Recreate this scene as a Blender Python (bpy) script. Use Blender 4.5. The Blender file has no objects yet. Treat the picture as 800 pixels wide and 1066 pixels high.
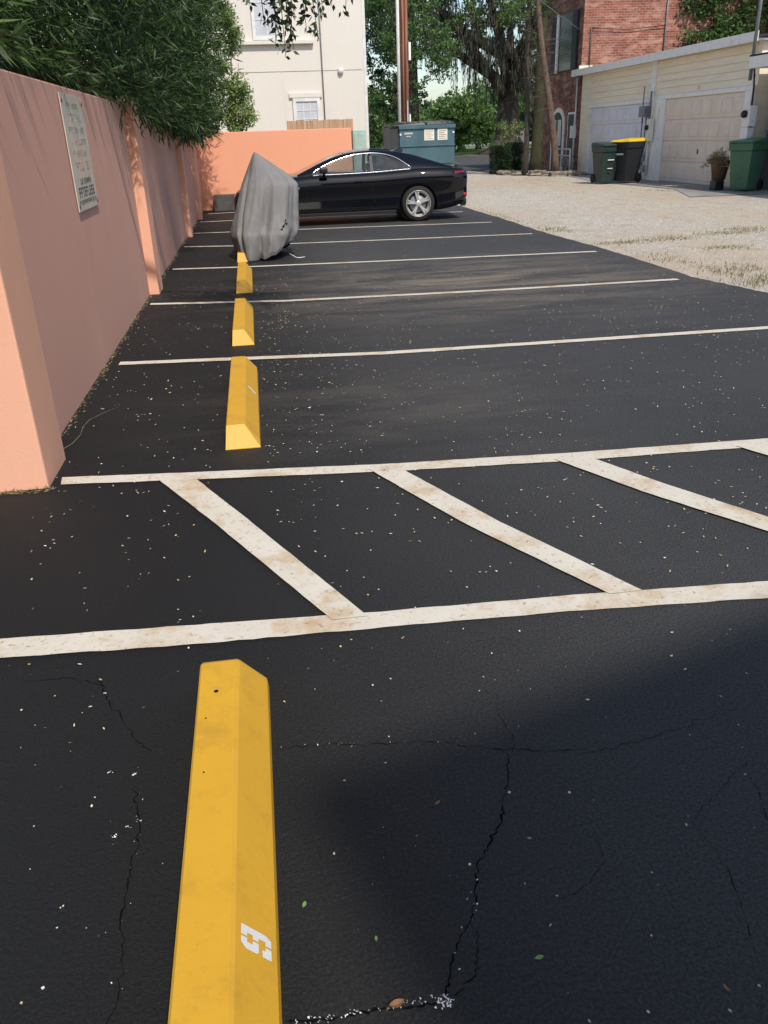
import bpy, bmesh, math, random
import numpy as np
from mathutils import Vector, Matrix
random.seed(7); RNG = np.random.default_rng(7)
S = bpy.context.scene
COL = S.collection
R = math.radians

# ------------------------------------------------------------------ camera
pit, roll, yaw, ch = .4342, -.0360, .1359, 1.5986
fw = Vector((math.sin(yaw)*math.cos(pit), math.cos(yaw)*math.cos(pit), -math.sin(pit)))
r0 = Vector((math.cos(yaw), -math.sin(yaw), 0)); u0 = r0.cross(fw)
rr = math.cos(roll)*r0 + math.sin(roll)*u0; uu = -math.sin(roll)*r0 + math.cos(roll)*u0
cd = bpy.data.cameras.new('camera'); cam = bpy.data.objects.new('camera', cd); COL.objects.link(cam)
cam.matrix_world = Matrix(((rr.x, uu.x, -fw.x, 0), (rr.y, uu.y, -fw.y, 0), (rr.z, uu.z, -fw.z, ch), (0, 0, 0, 1)))
cd.sensor_fit = 'VERTICAL'; cd.sensor_height = 36; cd.lens = 36*845.06/1066
cd.clip_start = .05; cd.clip_end = 2000
S.camera = cam
# ------------------------------------------------------------------ light
sdx, sdy = .22, -.80; EL = R(50)
W = bpy.data.worlds.new('World'); S.world = W; W.use_nodes = True
nt = W.node_tree; nt.nodes.clear()
sky = nt.nodes.new('ShaderNodeTexSky'); sky.sky_type = 'NISHITA'; sky.sun_disc = False
sky.sun_elevation = EL; sky.sun_rotation = math.atan2(sdx, sdy); sky.air_density = 1.0; sky.dust_density = 1.2; sky.ozone_density = 1.0
bg = nt.nodes.new('ShaderNodeBackground'); bg.inputs[1].default_value = .125
wo = nt.nodes.new('ShaderNodeOutputWorld')
nt.links.new(sky.outputs[0], bg.inputs[0]); nt.links.new(bg.outputs[0], wo.inputs[0])
sl = bpy.data.lights.new('sun', 'SUN'); sl.energy = 3.0; sl.angle = R(1.2); sl.color = (1, .935, .84)
so = bpy.data.objects.new('sun', sl); COL.objects.link(so)
n_ = math.hypot(sdx, sdy); sd = Vector((sdx/n_*math.cos(EL), sdy/n_*math.cos(EL), math.sin(EL)))
so.rotation_euler = (-sd).to_track_quat('-Z', 'Y').to_euler(); so.location = sd*40
S.view_settings.view_transform = 'Standard'; S.view_settings.look = 'None'
S.view_settings.exposure = .44; S.view_settings.gamma = 1

# ------------------------------------------------------------------ materials
def lin(c):
    return tuple((x/255/12.92 if x/255 <= .04045 else ((x/255+.055)/1.055)**2.4) for x in c)
class NT:
    def __init__(s, name):
        s.m = bpy.data.materials.new(name); s.m.use_nodes = True; s.t = s.m.node_tree
        s.b = s.t.nodes['Principled BSDF']; s.out = s.t.nodes['Material Output']; s.co = None
    def n(s, t, **k):
        x = s.t.nodes.new(t)
        for a, v in k.items():
            if a.startswith('i_'): x.inputs[a[2:].replace('_', ' ')].default_value = v
            else: setattr(x, a, v)
        return x
    def l(s, a, b): s.t.links.new(a, b)
    def coord(s):
        if s.co is None: s.co = s.n('ShaderNodeTexCoord').outputs['Object']
        return s.co
    def noise(s, scale, detail=4, rough=.55, vec=None, dist=0):
        x = s.n('ShaderNodeTexNoise'); x.inputs['Scale'].default_value = scale; x.inputs['Detail'].default_value = detail
        x.inputs['Roughness'].default_value = rough; x.inputs['Distortion'].default_value = dist
        s.l(vec or s.coord(), x.inputs['Vector']); return x.outputs['Fac']
    def ramp(s, fac, stops):
        x = s.n('ShaderNodeValToRGB'); e = x.color_ramp.elements
        while len(e) < len(stops): e.new(.5)
        for i, (p, c) in enumerate(stops):
            e[i].position = p; e[i].color = (*c, 1) if len(c) == 3 else c
        s.l(fac, x.inputs[0]); return x.outputs[0]
    def mix(s, f, a, b, mode='MIX'):
        x = s.n('ShaderNodeMix'); x.data_type = 'RGBA'; x.blend_type = mode
        for v, i in ((f, 0), (a, 6), (b, 7)):
            if hasattr(v, 'is_output'): s.l(v, x.inputs[i])
            else: x.inputs[i].default_value = v if i == 0 else ((*v, 1) if len(v) == 3 else v)
        return x.outputs[2]
    def scaled(s, v):
        x = s.n('ShaderNodeMapping'); x.inputs['Scale'].default_value = v; s.l(s.coord(), x.inputs[0]); return x.outputs[0]
    def bump(s, h, st=.3, d=.01):
        x = s.n('ShaderNodeBump'); x.inputs['Strength'].default_value = st; x.inputs['Distance'].default_value = d
        s.l(h, x.inputs['Height']); s.l(x.outputs[0], s.b.inputs['Normal'])
    def col(s, c): s.l(c, s.b.inputs['Base Color'])
    def set(s, **k):
        for a, v in k.items(): s.b.inputs[a.replace('_', ' ')].default_value = v
        return s
def mat(name, c, c2=None, rough=.6, scale=6, bump=.15, bd=.004, metal=0, coat=0, spec=.5, stretch=None, lo=.35, hi=.65):
    k = NT(name); c = tuple(c); c2 = c2 or tuple(x*.82 for x in c)
    v = k.scaled(stretch) if stretch else None
    f = k.noise(scale, 6, .6, v); k.col(k.ramp(f, [(lo, c2), (hi, c)]))
    k.set(Roughness=rough, Metallic=metal, Coat_Weight=coat)
    k.b.inputs['Specular IOR Level'].default_value = spec
    if bump: k.bump(k.noise(scale*9, 4, .6, v), bump, bd)
    return k.m
M = {}
# asphalt: fresh black sealcoat, glossy-ish, grit bump, dusty tan sweep between the far bays
k = NT('sealed_asphalt')
n1 = k.noise(.9, 7, .7); n2 = k.noise(85, 5, .75); n3 = k.noise(120, 4, .8)
base = k.mix(n1, (.006, .006, .006), (.013, .0127, .0124)); base = k.mix(k.ramp(n3, [(.52, (0, 0, 0)), (.78, (1, 1, 1))]), base, (.034, .033, .031)); base = k.mix(k.ramp(k.noise(70, 5, .75), [(.30, (.8,)*3), (.42, (0, 0, 0))]), base, (.003, .003, .003))
geo = k.n('ShaderNodeNewGeometry').outputs['Position']
sep = k.n('ShaderNodeSeparateXYZ'); k.l(geo, sep.inputs[0])
def gauss(ax, c, w):
    a = k.n('ShaderNodeMath', operation='SUBTRACT'); k.l(sep.outputs[ax], a.inputs[0]); a.inputs[1].default_value = c
    b = k.n('ShaderNodeMath', operation='DIVIDE'); k.l(a.outputs[0], b.inputs[0]); b.inputs[1].default_value = w
    d = k.n('ShaderNodeMath', operation='MULTIPLY'); k.l(b.outputs[0], d.inputs[0]); k.l(b.outputs[0], d.inputs[1])
    e = k.n('ShaderNodeMath', operation='MULTIPLY'); k.l(d.outputs[0], e.inputs[0]); e.inputs[1].default_value = -1
    g = k.n('ShaderNodeMath', operation='EXPONENT'); k.l(e.outputs[0], g.inputs[0]); return g.outputs[0]
def mul(a, b):
    x = k.n('ShaderNodeMath', operation='MULTIPLY')
    for v, i in ((a, 0), (b, 1)):
        if hasattr(v, 'is_output'): k.l(v, x.inputs[i])
        else: x.inputs[i].default_value = v
    return x.outputs[0]
streak = k.ramp(k.noise(1.1, 7, .75, k.scaled((.55, 2.6, 1)), .6), [(.42, (0, 0, 0)), (.60, (1, 1, 1))])
fine = k.ramp(n3, [(.40, (.12,)*3), (.62, (1,)*3)])
dust = mul(mul(mul(gauss(0, 2.5, 2.1), gauss(1, 9.6, 1.8)), streak), fine)
dust2 = mul(mul(mul(gauss(0, .9, 1.3), gauss(1, 5.1, .8)), streak), mul(fine, .6))
sky_sheen = k.n('ShaderNodeMapRange'); sky_sheen.interpolation_type = 'SMOOTHSTEP'; k.l(sep.outputs[0], sky_sheen.inputs[0]); sky_sheen.inputs[1].default_value = -.6; sky_sheen.inputs[2].default_value = 1.6  # paler to the right: glancing sky sheen painted into the base colour
base = k.mix(mul(mul(sky_sheen.outputs[0], k.mix(n1, (.4,)*3, (1,)*3)), .8), base, k.mix(k.ramp(n3, [(.38, (0, 0, 0)), (.62, (1, 1, 1))]), (.030, .0295, .029), (.135, .132, .128)))
base = k.mix(mul(dust, .95), base, (.36, .29, .21)); base = k.mix(dust2, base, (.17, .145, .12))
k.col(base); k.l(k.mix(n2, (.50,)*3, (.74,)*3), k.b.inputs['Roughness']); k.b.inputs['Specular IOR Level'].default_value = .32
bb = k.n('ShaderNodeMath', operation='ADD'); k.l(n3, bb.inputs[0]); k.l(mul(n2, 1.5), bb.inputs[1]); k.bump(bb.outputs[0], 1, .006)
M['asphalt'] = k.m
M['crack'] = mat('crack_dark', (.0035, .0035, .004), rough=.9, bump=0, spec=.1)
# gravel
k = NT('lane_gravel')
v = k.n('ShaderNodeTexVoronoi'); v.inputs['Scale'].default_value = 34; k.l(k.coord(), v.inputs['Vector'])
st = k.ramp(v.outputs['Color'], [(.1, lin((130, 125, 116))), (.5, lin((170, 165, 154))), (.95, lin((216, 211, 200)))])
big = k.ramp(k.noise(.35, 6, .65, k.scaled((1, .45, 1))), [(.38, (0, 0, 0)), (.62, (1, 1, 1))])
c = k.mix(mul(big, .75), st, lin((172, 152, 128))); c = k.mix(k.ramp(k.noise(2.2, 6, .7), [(.5, (0, 0, 0)), (.70, (.6,)*3)]), c, lin((132, 118, 98)))
c = k.mix(k.ramp(k.noise(60, 3, .7), [(.35, (.0,)*3), (.7, (.5,)*3)]), c, lin((188, 181, 164)))
k.col(c); k.set(Roughness=.95); k.bump(v.outputs['Distance'], .8, .02); M['gravel'] = k.m
# stucco walls
def stucco(name, c, c2, streaks=.25):
    k = NT(name); n = k.noise(.8, 5, .6); base = k.mix(n, c2, c)
    st = k.ramp(k.noise(2.2, 6, .7, k.scaled((1.3, 1.3, .16))), [(.52, (0, 0, 0)), (.8, (streaks,)*3)])
    base = k.mix(st, base, tuple(x*.5 for x in c)); k.col(base); k.set(Roughness=.85)
    k.bump(k.noise(70, 5, .65), .35, .004); return k.m
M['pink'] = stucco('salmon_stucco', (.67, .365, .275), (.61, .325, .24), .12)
M['pier'] = stucco('pilaster_stucco', (.80, .425, .285), (.75, .385, .255), .1)  # lighter than the panels: shade of the wall recesses put into the colours
M['orange'] = stucco('orange_stucco', (.82, .37, .225), (.77, .34, .20), .12)
M['beige'] = stucco('beige_stucco', (.68, .635, .565), (.62, .58, .51), .2)
M['greywall'] = stucco('grey_painted_block', (.17, .17, .18), (.13, .13, .14), .3)
# line paint, with rusty stains
k = NT('worn_white_paint')
b1 = k.mix(k.noise(5, 5, .6), (.54, .48, .37), (.66, .62, .54)); sr = k.ramp(k.noise(3.1, 7, .7), [(.50, (0, 0, 0)), (.66, (.85,)*3)])
b1 = k.mix(sr, b1, (.46, .31, .16)); ck = k.ramp(k.noise(45, 6, .75), [(.57, (0, 0, 0)), (.68, (.85,)*3)])
k.col(k.mix(ck, b1, (.16, .11, .07))); k.set(Roughness=.7); k.bump(k.noise(180, 3), .4, .002); M['line'] = k.m
M['white'] = mat('white_paint', (.72, .71, .68), (.58, .57, .54), scale=4)
k = NT('yellow_paint')
b1 = k.mix(k.noise(3, 5, .6), (.56, .29, .018), (.66, .37, .024)); b1 = k.mix(k.ramp(k.noise(7, 8, .75), [(.52, (0, 0, 0)), (.75, (.55,)*3)]), b1, (.36, .19, .03)); ck = k.ramp(k.noise(55, 6, .7), [(.66, (0, 0, 0)), (.76, (.6,)*3)])
k.col(k.mix(ck, b1, (.26, .14, .03))); k.set(Roughness=.5); k.bump(k.noise(40, 6, .7), .35, .003); M['yellow'] = k.m
# brick
def brick(name, c1, c2, mo):
    k = NT(name)
    cc = k.n('ShaderNodeCombineXYZ'); s2 = k.n('ShaderNodeSeparateXYZ'); k.l(k.coord(), s2.inputs[0])
    ad = k.n('ShaderNodeMath', operation='ADD'); k.l(s2.outputs[0], ad.inputs[0]); k.l(s2.outputs[1], ad.inputs[1])
    k.l(ad.outputs[0], cc.inputs[0]); k.l(s2.outputs[2], cc.inputs[1])
    b = k.n('ShaderNodeTexBrick'); k.l(cc.outputs[0], b.inputs[0]); b.inputs['Scale'].default_value = 1
    b.inputs['Brick Width'].default_value = .24; b.inputs['Row Height'].default_value = .085; b.inputs['Mortar Size'].default_value = .010
    b.inputs['Color1'].default_value = (*c1, 1); b.inputs['Color2'].default_value = (*c2, 1); b.inputs['Mortar'].default_value = (*mo, 1)
    f = k.ramp(k.noise(1.6, 7, .75, k.scaled((1, 1, 2.4))), [(.46, (0, 0, 0)), (.64, (.7,)*3)])
    c = k.mix(f, b.outputs[0], lin((206, 164, 144))); g = k.ramp(k.noise(.7, 5), [(.4, (.25,)*3), (.7, (0, 0, 0))])
    k.col(k.mix(g, c, (.10, .05, .04))); k.set(Roughness=.9); k.bump(b.outputs['Fac'], -.5, .01); return k.m
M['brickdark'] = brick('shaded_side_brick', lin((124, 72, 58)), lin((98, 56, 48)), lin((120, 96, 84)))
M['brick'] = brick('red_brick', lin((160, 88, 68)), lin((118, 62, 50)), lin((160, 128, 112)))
M['siding'] = mat('cream_siding_paint', lin((246, 234, 212)), lin((236, 222, 196)), scale=3, stretch=(1, .3, 3), bump=.1)
M['cream'] = mat('cream_trim', lin((238, 234, 214)), lin((222, 216, 194)), scale=3)
M['door_white'] = mat('grey_white_door_paint', lin((224, 224, 232)), lin((208, 208, 218)), rough=.45, scale=2)
M['door_beige'] = mat('beige_door_paint', lin((236, 220, 204)), lin((224, 206, 188)), rough=.5, scale=2)
M['trim'] = mat('weathered_white_trim', lin((238, 236, 232)), lin((206, 200, 190)), scale=7, lo=.25, hi=.45)
M['roof'] = mat('dark_roofing', (.035, .033, .033), rough=.9)
M['dark'] = mat('dark_paint', (.012, .014, .016), rough=.4, scale=3, bump=.05)
M['navy'] = mat('dark_shutter_paint', (.014, .018, .024), rough=.5)
M['concrete'] = mat('old_concrete', (.30, .285, .26), (.19, .18, .165), rough=.9, scale=1.6, bump=.3)
M['dkconcrete'] = mat('dirty_dark_concrete', (.11, .10, .095), (.06, .055, .052), rough=.9, scale=3, bump=.3)
M['steel'] = mat('galvanised_steel', (.34, .35, .36), (.24, .25, .26), rough=.5, metal=.5, scale=8)
M['greybox'] = mat('grey_enclosure_paint', (.20, .21, .225), rough=.5)
M['palebox'] = mat('pale_green_enclosure_paint', lin((170, 190, 176)), lin((150, 172, 160)), rough=.5)
M['lens'] = mat('dark_meter_glass', (.01, .01, .012), rough=.15, bump=0)
M['teal'] = mat('teal_dumpster_paint', (.060, .130, .155), (.040, .090, .110), rough=.5, scale=2.5, stretch=(1, 1, .35), lo=.3, hi=.7)
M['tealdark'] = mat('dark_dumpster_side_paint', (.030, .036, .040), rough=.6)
M['rust'] = mat('rust', (.20, .07, .03), rough=.9)
M['paper'] = mat('paper_notice', (.72, .70, .62), (.62, .58, .46), scale=5, bump=0)
M['bin_green'] = mat('green_plastic', (.060, .165, .090), (.050, .145, .078), rough=.42, scale=3, bump=.05)
M['bin_dark'] = mat('dark_green_plastic', (.018, .038, .034), rough=.45, scale=3, bump=.05)
M['bin_black'] = mat('black_plastic', (.014, .016, .020), rough=.45, scale=3, bump=.05)
M['bin_yellow'] = mat('yellow_plastic', (.72, .50, .015), (.62, .40, .015), rough=.45, scale=3, bump=.05)
M['rubber'] = mat('tyre_rubber', (.012, .012, .012), rough=.8, scale=20)
M['wood'] = mat('weathered_fence_boards', lin((196, 158, 122)), lin((150, 116, 88)), scale=3, stretch=(6, 6, .4))
M['pole'] = mat('brown_pole_wood', (.40, .19, .125), (.20, .085, .055), rough=.85, scale=3, stretch=(7, 7, .3), lo=.4, hi=.6)
M['bark'] = mat('grey_brown_bark', (.085, .066, .050), (.035, .028, .022), rough=.95, scale=4, stretch=(3, 3, .6), bump=.8, bd=.03)
M['barkred'] = mat('reddish_conifer_bark', (.17, .115, .080), (.08, .055, .04), rough=.95, scale=5, stretch=(2, 2, 1), bump=.8, bd=.03)
M['ivybark'] = mat('mossy_ivy_bark', (.055, .055, .022), (.030, .030, .016), rough=.95, scale=4, bump=.8, bd=.03)
M['grass'] = mat('lawn', (.15, .20, .05), (.09, .13, .035), rough=.95, scale=1.2)
M['dirt'] = mat('bare_dirt', (.16, .125, .09), (.08, .065, .048), rough=.95, scale=1.5)
M['road'] = mat('street_asphalt', (.060, .060, .062), (.045, .045, .047), rough=.85, scale=2)
M['terracotta'] = mat('terracotta', (.16, .085, .06), rough=.85)
M['stone'] = mat('rough_border_stone', (.34, .29, .24), (.17, .14, .115), rough=.95, scale=7, bump=.6, bd=.02)
# tarp
k = NT('grey_cover_fabric')
c = k.mix(k.ramp(k.noise(2.2, 6, .65), [(.35, (0, 0, 0)), (.65, (1, 1, 1))]), (.165, .160, .158), (.215, .210, .208))
c = k.mix(k.ramp(k.noise(5, 6, .7, k.scaled((1, 1, .4))), [(.55, (0, 0, 0)), (.75, (.25,)*3)]), c, (.11, .095, .085))
k.col(c); k.set(Roughness=.8); k.bump(k.noise(7, 7, .7, k.scaled((1, 1, .35)), 1.2), .4, .03); M['tarp'] = k.m
# car
k = NT('black_car_paint'); k.set(Base_Color=(.002, .0022, .004, 1), Roughness=.35, Coat_Weight=1.0, Coat_Roughness=.025); M['car'] = k.m
k.b.inputs['Specular IOR Level'].default_value = 0
k = NT('chrome'); k.set(Base_Color=(.82, .82, .84, 1), Metallic=1, Roughness=.18); M['chrome'] = k.m
k = NT('alloy'); k.set(Base_Color=(.62, .60, .57, 1), Metallic=.55, Roughness=.32); M['alloy'] = k.m
k = NT('red_lamp_lens'); k.set(Base_Color=(.45, .006, .012, 1), Roughness=.12, Coat_Weight=1); M['redlens'] = k.m
k = NT('clear_lamp_lens'); k.set(Base_Color=(.6, .62, .65, 1), Roughness=.08, Coat_Weight=1); M['clearlens'] = k.m
M['trimblack'] = mat('black_trim_plastic', (.008, .008, .009), rough=.45, bump=0)
M['seat'] = mat('dark_seat_leather', (.02, .02, .022), rough=.5, bump=0)
def glass(name, tint, fac):
    m = bpy.data.materials.new(name); m.use_nodes = True; t = m.node_tree; t.nodes.clear()
    o = t.nodes.new('ShaderNodeOutputMaterial'); mx = t.nodes.new('ShaderNodeMixShader'); tr = t.nodes.new('ShaderNodeBsdfTransparent')
    gl = t.nodes.new('ShaderNodeBsdfGlossy'); fr = t.nodes.new('ShaderNodeFresnel'); fr.inputs[0].default_value = 1.5
    ma = t.nodes.new('ShaderNodeMath'); ma.operation = 'MULTIPLY_ADD'; ma.inputs[1].default_value = 1.6; ma.inputs[2].default_value = fac
    tr.inputs[0].default_value = (*tint, 1); gl.inputs['Roughness'].default_value = .03
    t.links.new(fr.outputs[0], ma.inputs[0]); t.links.new(ma.outputs[0], mx.inputs[0]); t.links.new(tr.outputs[0], mx.inputs[1]); t.links.new(gl.outputs[0], mx.inputs[2]); t.links.new(mx.outputs[0], o.inputs[0]); return m
M['carglass'] = glass('car_glass', (.68, .76, .74), .03)
M['winglass'] = glass('window_glass', (.55, .6, .62), .12)
M['blind'] = mat('pale_blind', (.52, .54, .58), rough=.6, scale=3)
# leaves: colour varies leaf by leaf
def leafmat(name, cs, trans=.35, rough=.5):
    m = bpy.data.materials.new(name); m.use_nodes = True; t = m.node_tree; b = t.nodes['Principled BSDF']; o = t.nodes['Material Output']
    g = t.nodes.new('ShaderNodeNewGeometry'); rp = t.nodes.new('ShaderNodeValToRGB'); e = rp.color_ramp.elements
    while len(e) < len(cs): e.new(.5)
    for i, c in enumerate(cs): e[i].position = i/(len(cs)-1); e[i].color = (*c, 1)
    t.links.new(g.outputs['Random Per Island'], rp.inputs[0]); t.links.new(rp.outputs[0], b.inputs['Base Color'])
    b.inputs['Roughness'].default_value = rough; b.inputs['Specular IOR Level'].default_value = .35
    tr = t.nodes.new('ShaderNodeBsdfTranslucent'); t.links.new(rp.outputs[0], tr.inputs[0]); mx = t.nodes.new('ShaderNodeMixShader'); mx.inputs[0].default_value = trans
    t.links.new(b.outputs[0], mx.inputs[1]); t.links.new(tr.outputs[0], mx.inputs[2]); t.links.new(mx.outputs[0], o.inputs[0]); return m
M['bamboo'] = leafmat('bamboo_leaf', [(.012, .028, .008), (.022, .048, .012), (.038, .078, .018), (.075, .13, .028)], .25)
M['lightleaf'] = leafmat('light_green_leaf', [(.15, .24, .06), (.24, .34, .10), (.38, .40, .17)])
M['midleaf'] = leafmat('mid_green_leaf', [(.05, .11, .035), (.09, .17, .05), (.15, .24, .065)])
M['brightleaf'] = leafmat('bright_green_leaf', [(.08, .15, .05), (.12, .21, .06), (.18, .28, .08)])
M['darkleaf'] = leafmat('dark_green_leaf', [(.022, .045, .022), (.035, .07, .028), (.055, .10, .035)])
M['oakleaf'] = leafmat('oak_leaf', [(.06, .11, .04), (.11, .18, .055), (.17, .26, .075)])
M['moss'] = leafmat('hanging_moss', [(.035, .036, .028), (.06, .062, .046), (.10, .10, .078)], .2, .9)
M['branchleaf'] = leafmat('overhead_leaf', [(.016, .028, .012), (.028, .05, .018), (.05, .08, .03)], .2)
M['weed'] = leafmat('weed_blade', [(.12, .15, .05), (.28, .24, .12), (.38, .32, .18), (.46, .40, .25)])
M['litter'] = leafmat('litter_fleck', [(.62, .50, .20), (.72, .62, .34), (.74, .70, .55), (.45, .34, .14), (.76, .72, .60)], .1, .8)
M['chip'] = leafmat('white_gravel_chip', [(.62, .60, .55), (.75, .73, .70), (.80, .79, .77)], .0, .8)
M['deadleaf'] = mat('dry_brown_leaf', (.30, .15, .06), (.20, .09, .035), rough=.7, bump=0)
M['freshleaf'] = mat('fresh_green_leaf', (.16, .30, .07), rough=.5, bump=0)

# ------------------------------------------------------------------ builders
def link(name, me, m, parent=None):
    o = bpy.data.objects.new(name, me); COL.objects.link(o)
    for x in (m if isinstance(m, (list, tuple)) else [m]): me.materials.append(x)
    if parent: o.parent = parent
    return o
def tag(o, label=None, cat=None, group=None, kind=None):
    if label: o['label'] = label
    if cat: o['category'] = cat
    if group: o['group'] = group
    if kind: o['kind'] = kind
    return o
def empty(name, loc, label, cat, group=None, rz=0):
    o = bpy.data.objects.new(name, None); COL.objects.link(o); o.location = loc; o.rotation_euler.z = rz; o.empty_display_size = .2
    return tag(o, label, cat, group)
def copy_tree(o, parent=None):
    c = o.copy(); COL.objects.link(c); c.parent = parent
    for ch in list(o.children): copy_tree(ch, c)
    return c
class B:
    """collects shapes, links them as ONE mesh"""
    def __init__(s): s.bm = bmesh.new()
    def box(s, x0, x1, y0, y1, z0, z1, bev=0, mi=0):
        vs = [s.bm.verts.new(p) for p in ((x0, y0, z0), (x1, y0, z0), (x1, y1, z0), (x0, y1, z0), (x0, y0, z1), (x1, y0, z1), (x1, y1, z1), (x0, y1, z1))]
        fs = [s.bm.faces.new([vs[i] for i in q]) for q in ((3, 2, 1, 0), (4, 5, 6, 7), (0, 1, 5, 4), (1, 2, 6, 5), (2, 3, 7, 6), (3, 0, 4, 7))]
        for f in fs: f.material_index = mi
        if bev:
            es = list({e for f in fs for e in f.edges})
            rs = bmesh.ops.bevel(s.bm, geom=es, offset=bev, segments=2, affect='EDGES', profile=.6)
            for f in rs['faces']: f.material_index = mi
        return s
    def prism(s, pts, axis, a, b, bev=0):
        """polygon pts (2-D) extruded along axis from a to b"""
        def P(p, t):
            return {'x': (t, p[0], p[1]), 'y': (p[0], t, p[1]), 'z': (p[0], p[1], t)}[axis]
        v0 = [s.bm.verts.new(P(p, a)) for p in pts]; v1 = [s.bm.verts.new(P(p, b)) for p in pts]; n = len(pts)
        fs = [s.bm.faces.new(v0[::-1]), s.bm.faces.new(v1)]
        for i in range(n): fs.append(s.bm.faces.new((v0[i], v0[(i+1) % n], v1[(i+1) % n], v1[i])))
        if bev:
            bmesh.ops.bevel(s.bm, geom=list({e for f in fs for e in f.edges}), offset=bev, segments=2, affect='EDGES')
        return s
    def hull(s, bot, top):
        """lofted solid between two rings of equal count"""
        n = len(bot); v0 = [s.bm.verts.new(p) for p in bot]; v1 = [s.bm.verts.new(p) for p in top]
        s.bm.faces.new(v0[::-1]); s.bm.faces.new(v1)
        for i in range(n): s.bm.faces.new((v0[i], v0[(i+1) % n], v1[(i+1) % n], v1[i]))
        return s
    def tube(s, pts, rad, seg=8, cap=True):
        pts = [Vector(p) for p in pts]; n = len(pts); rs = rad if isinstance(rad, (list, tuple)) else [rad]*n
        rings = []; up = Vector((0, 0, 1)); t0 = (pts[1]-pts[0]).normalized()
        a = t0.cross(up) if abs(t0.dot(up)) < .95 else t0.cross(Vector((1, 0, 0))); a.normalize()
        for i, p in enumerate(pts):
            t = (pts[min(i+1, n-1)]-pts[max(i-1, 0)]).normalized(); a = (a - t*a.dot(t)).normalized(); b = t.cross(a)
            rings.append([s.bm.verts.new(p + (a*math.cos(2*math.pi*j/seg)+b*math.sin(2*math.pi*j/seg))*rs[i]) for j in range(seg)])
        for i in range(n-1):
            for j in range(seg):
                s.bm.faces.new((rings[i][j], rings[i][(j+1) % seg], rings[i+1][(j+1) % seg], rings[i+1][j])).smooth = True
        if cap: s.bm.faces.new(rings[0][::-1]); s.bm.faces.new(rings[-1])
        return s
    def lathe(s, prof, c, axis='y', seg=32, cap=True):
        """profile (radius, offset) closed ring list around axis through c"""
        rings = []
        for r_, o_ in prof:
            ring = []
            for j in range(seg):
                A = 2*math.pi*j/seg; ca, sa = r_*math.cos(A), r_*math.sin(A)
                p = {'y': (ca, o_, sa), 'z': (ca, sa, o_), 'x': (o_, ca, sa)}[axis]
                ring.append(s.bm.verts.new((c[0]+p[0], c[1]+p[1], c[2]+p[2])))
            rings.append(ring)
        for i in range(len(rings)-1):
            for j in range(seg): s.bm.faces.new((rings[i][j], rings[i][(j+1) % seg], rings[i+1][(j+1) % seg], rings[i+1][j])).smooth = True
        if cap and prof[0][0] > 1e-4: s.bm.faces.new(rings[0][::-1])
        if cap and prof[-1][0] > 1e-4: s.bm.faces.new(rings[-1])
        return s
    def poly(s, pts, z=None, mi=0):
        f = s.bm.faces.new([s.bm.verts.new((p[0], p[1], z) if z is not None else p) for p in pts]); f.material_index = mi; return s
    def build(s, name, m, parent=None, smooth=False):
        bmesh.ops.recalc_face_normals(s.bm, faces=s.bm.faces)
        me = bpy.data.meshes.new(name); s.bm.to_mesh(me); s.bm.free()
        if smooth:
            for p in me.polygons: p.use_smooth = True
        return link(name, me, m, parent)
def stru(o): o['kind'] = 'structure'; return o

def leaves(name, C_, D_, L_, Wd, m, parent=None, flat=None):
    """C_ (n,3) leaf bases, D_ directions, L_ lengths, Wd widths -> one mesh of folded blades"""
    n = len(C_); D_ = D_/np.linalg.norm(D_, axis=1, keepdims=True)
    rnd = RNG.normal(size=(n, 3)) if flat is None else flat
    side = np.cross(D_, rnd); side /= np.linalg.norm(side, axis=1, keepdims=True)+1e-9
    L_ = np.broadcast_to(L_, n)[:, None]; Wd = np.broadcast_to(Wd, n)[:, None]
    mid = C_ + D_*L_*.42
    V = np.stack([C_, mid+side*Wd*.5, C_+D_*L_, mid-side*Wd*.5], 1).reshape(-1, 3)
    me = bpy.data.meshes.new(name); me.vertices.add(n*4); me.vertices.foreach_set('co', V.astype(np.float32).ravel())
    me.loops.add(n*4); me.loops.foreach_set('vertex_index', np.arange(n*4, dtype=np.int32))
    me.polygons.add(n); me.polygons.foreach_set('loop_start', np.arange(0, n*4, 4, dtype=np.int32)); me.polygons.foreach_set('loop_total', np.full(n, 4, np.int32))
    me.update(); me.validate()
    return link(name, me, m, parent)
def unit(n):
    v = RNG.normal(size=(n, 3)); return v/np.linalg.norm(v, axis=1, keepdims=True)
def clumps(centres, radii, per, squash=.8):
    """points in many small clumps, biased to their shells"""
    P = []
    for c, r_ in zip(centres, radii):
        d = unit(per); rad = r_*(RNG.random(per)**.45)[:, None]; P.append(np.array(c)+d*rad*np.array([1, 1, squash]))
    return np.concatenate(P)

# ================================================================== SETTING
b = B(); b.poly([(-700, -200), (900, -200), (900, 1500), (-700, 1500)], -.060); stru(b.build('ground', M['dirt']))
b = B(); b.poly([(2.2, -3), (13.1, -3), (13.1, 40.5), (-6, 40.5), (-6, 23.5), (2.2, 23.5)], -.030); stru(b.build('gravel_lane', M['gravel']))
# sealed lot with a slightly wavering edge and real cracks
edge = [(4.95, -3), (5.05, 3), (5.2, 6.5), (5.14, 7.83), (4.93, 9.03), (4.97, 11.35), (4.88, 14.39), (4.92, 17.2), (4.90, 20.1), (4.75, 22.2)]
pts = []
for (a, b_) in zip(edge, edge[1:]):
    n = 14
    for i in range(n): t = i/n; pts.append((a[0]+(b_[0]-a[0])*t + random.uniform(-.018, .018), a[1]+(b_[1]-a[1])*t))
pts.append(edge[-1])
B_ = B(); ol = [(-3.5, -3)] + pts + [(-1.34, 23.0), (-1.34, 4.2), (-3.5, 4.2)]
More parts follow.
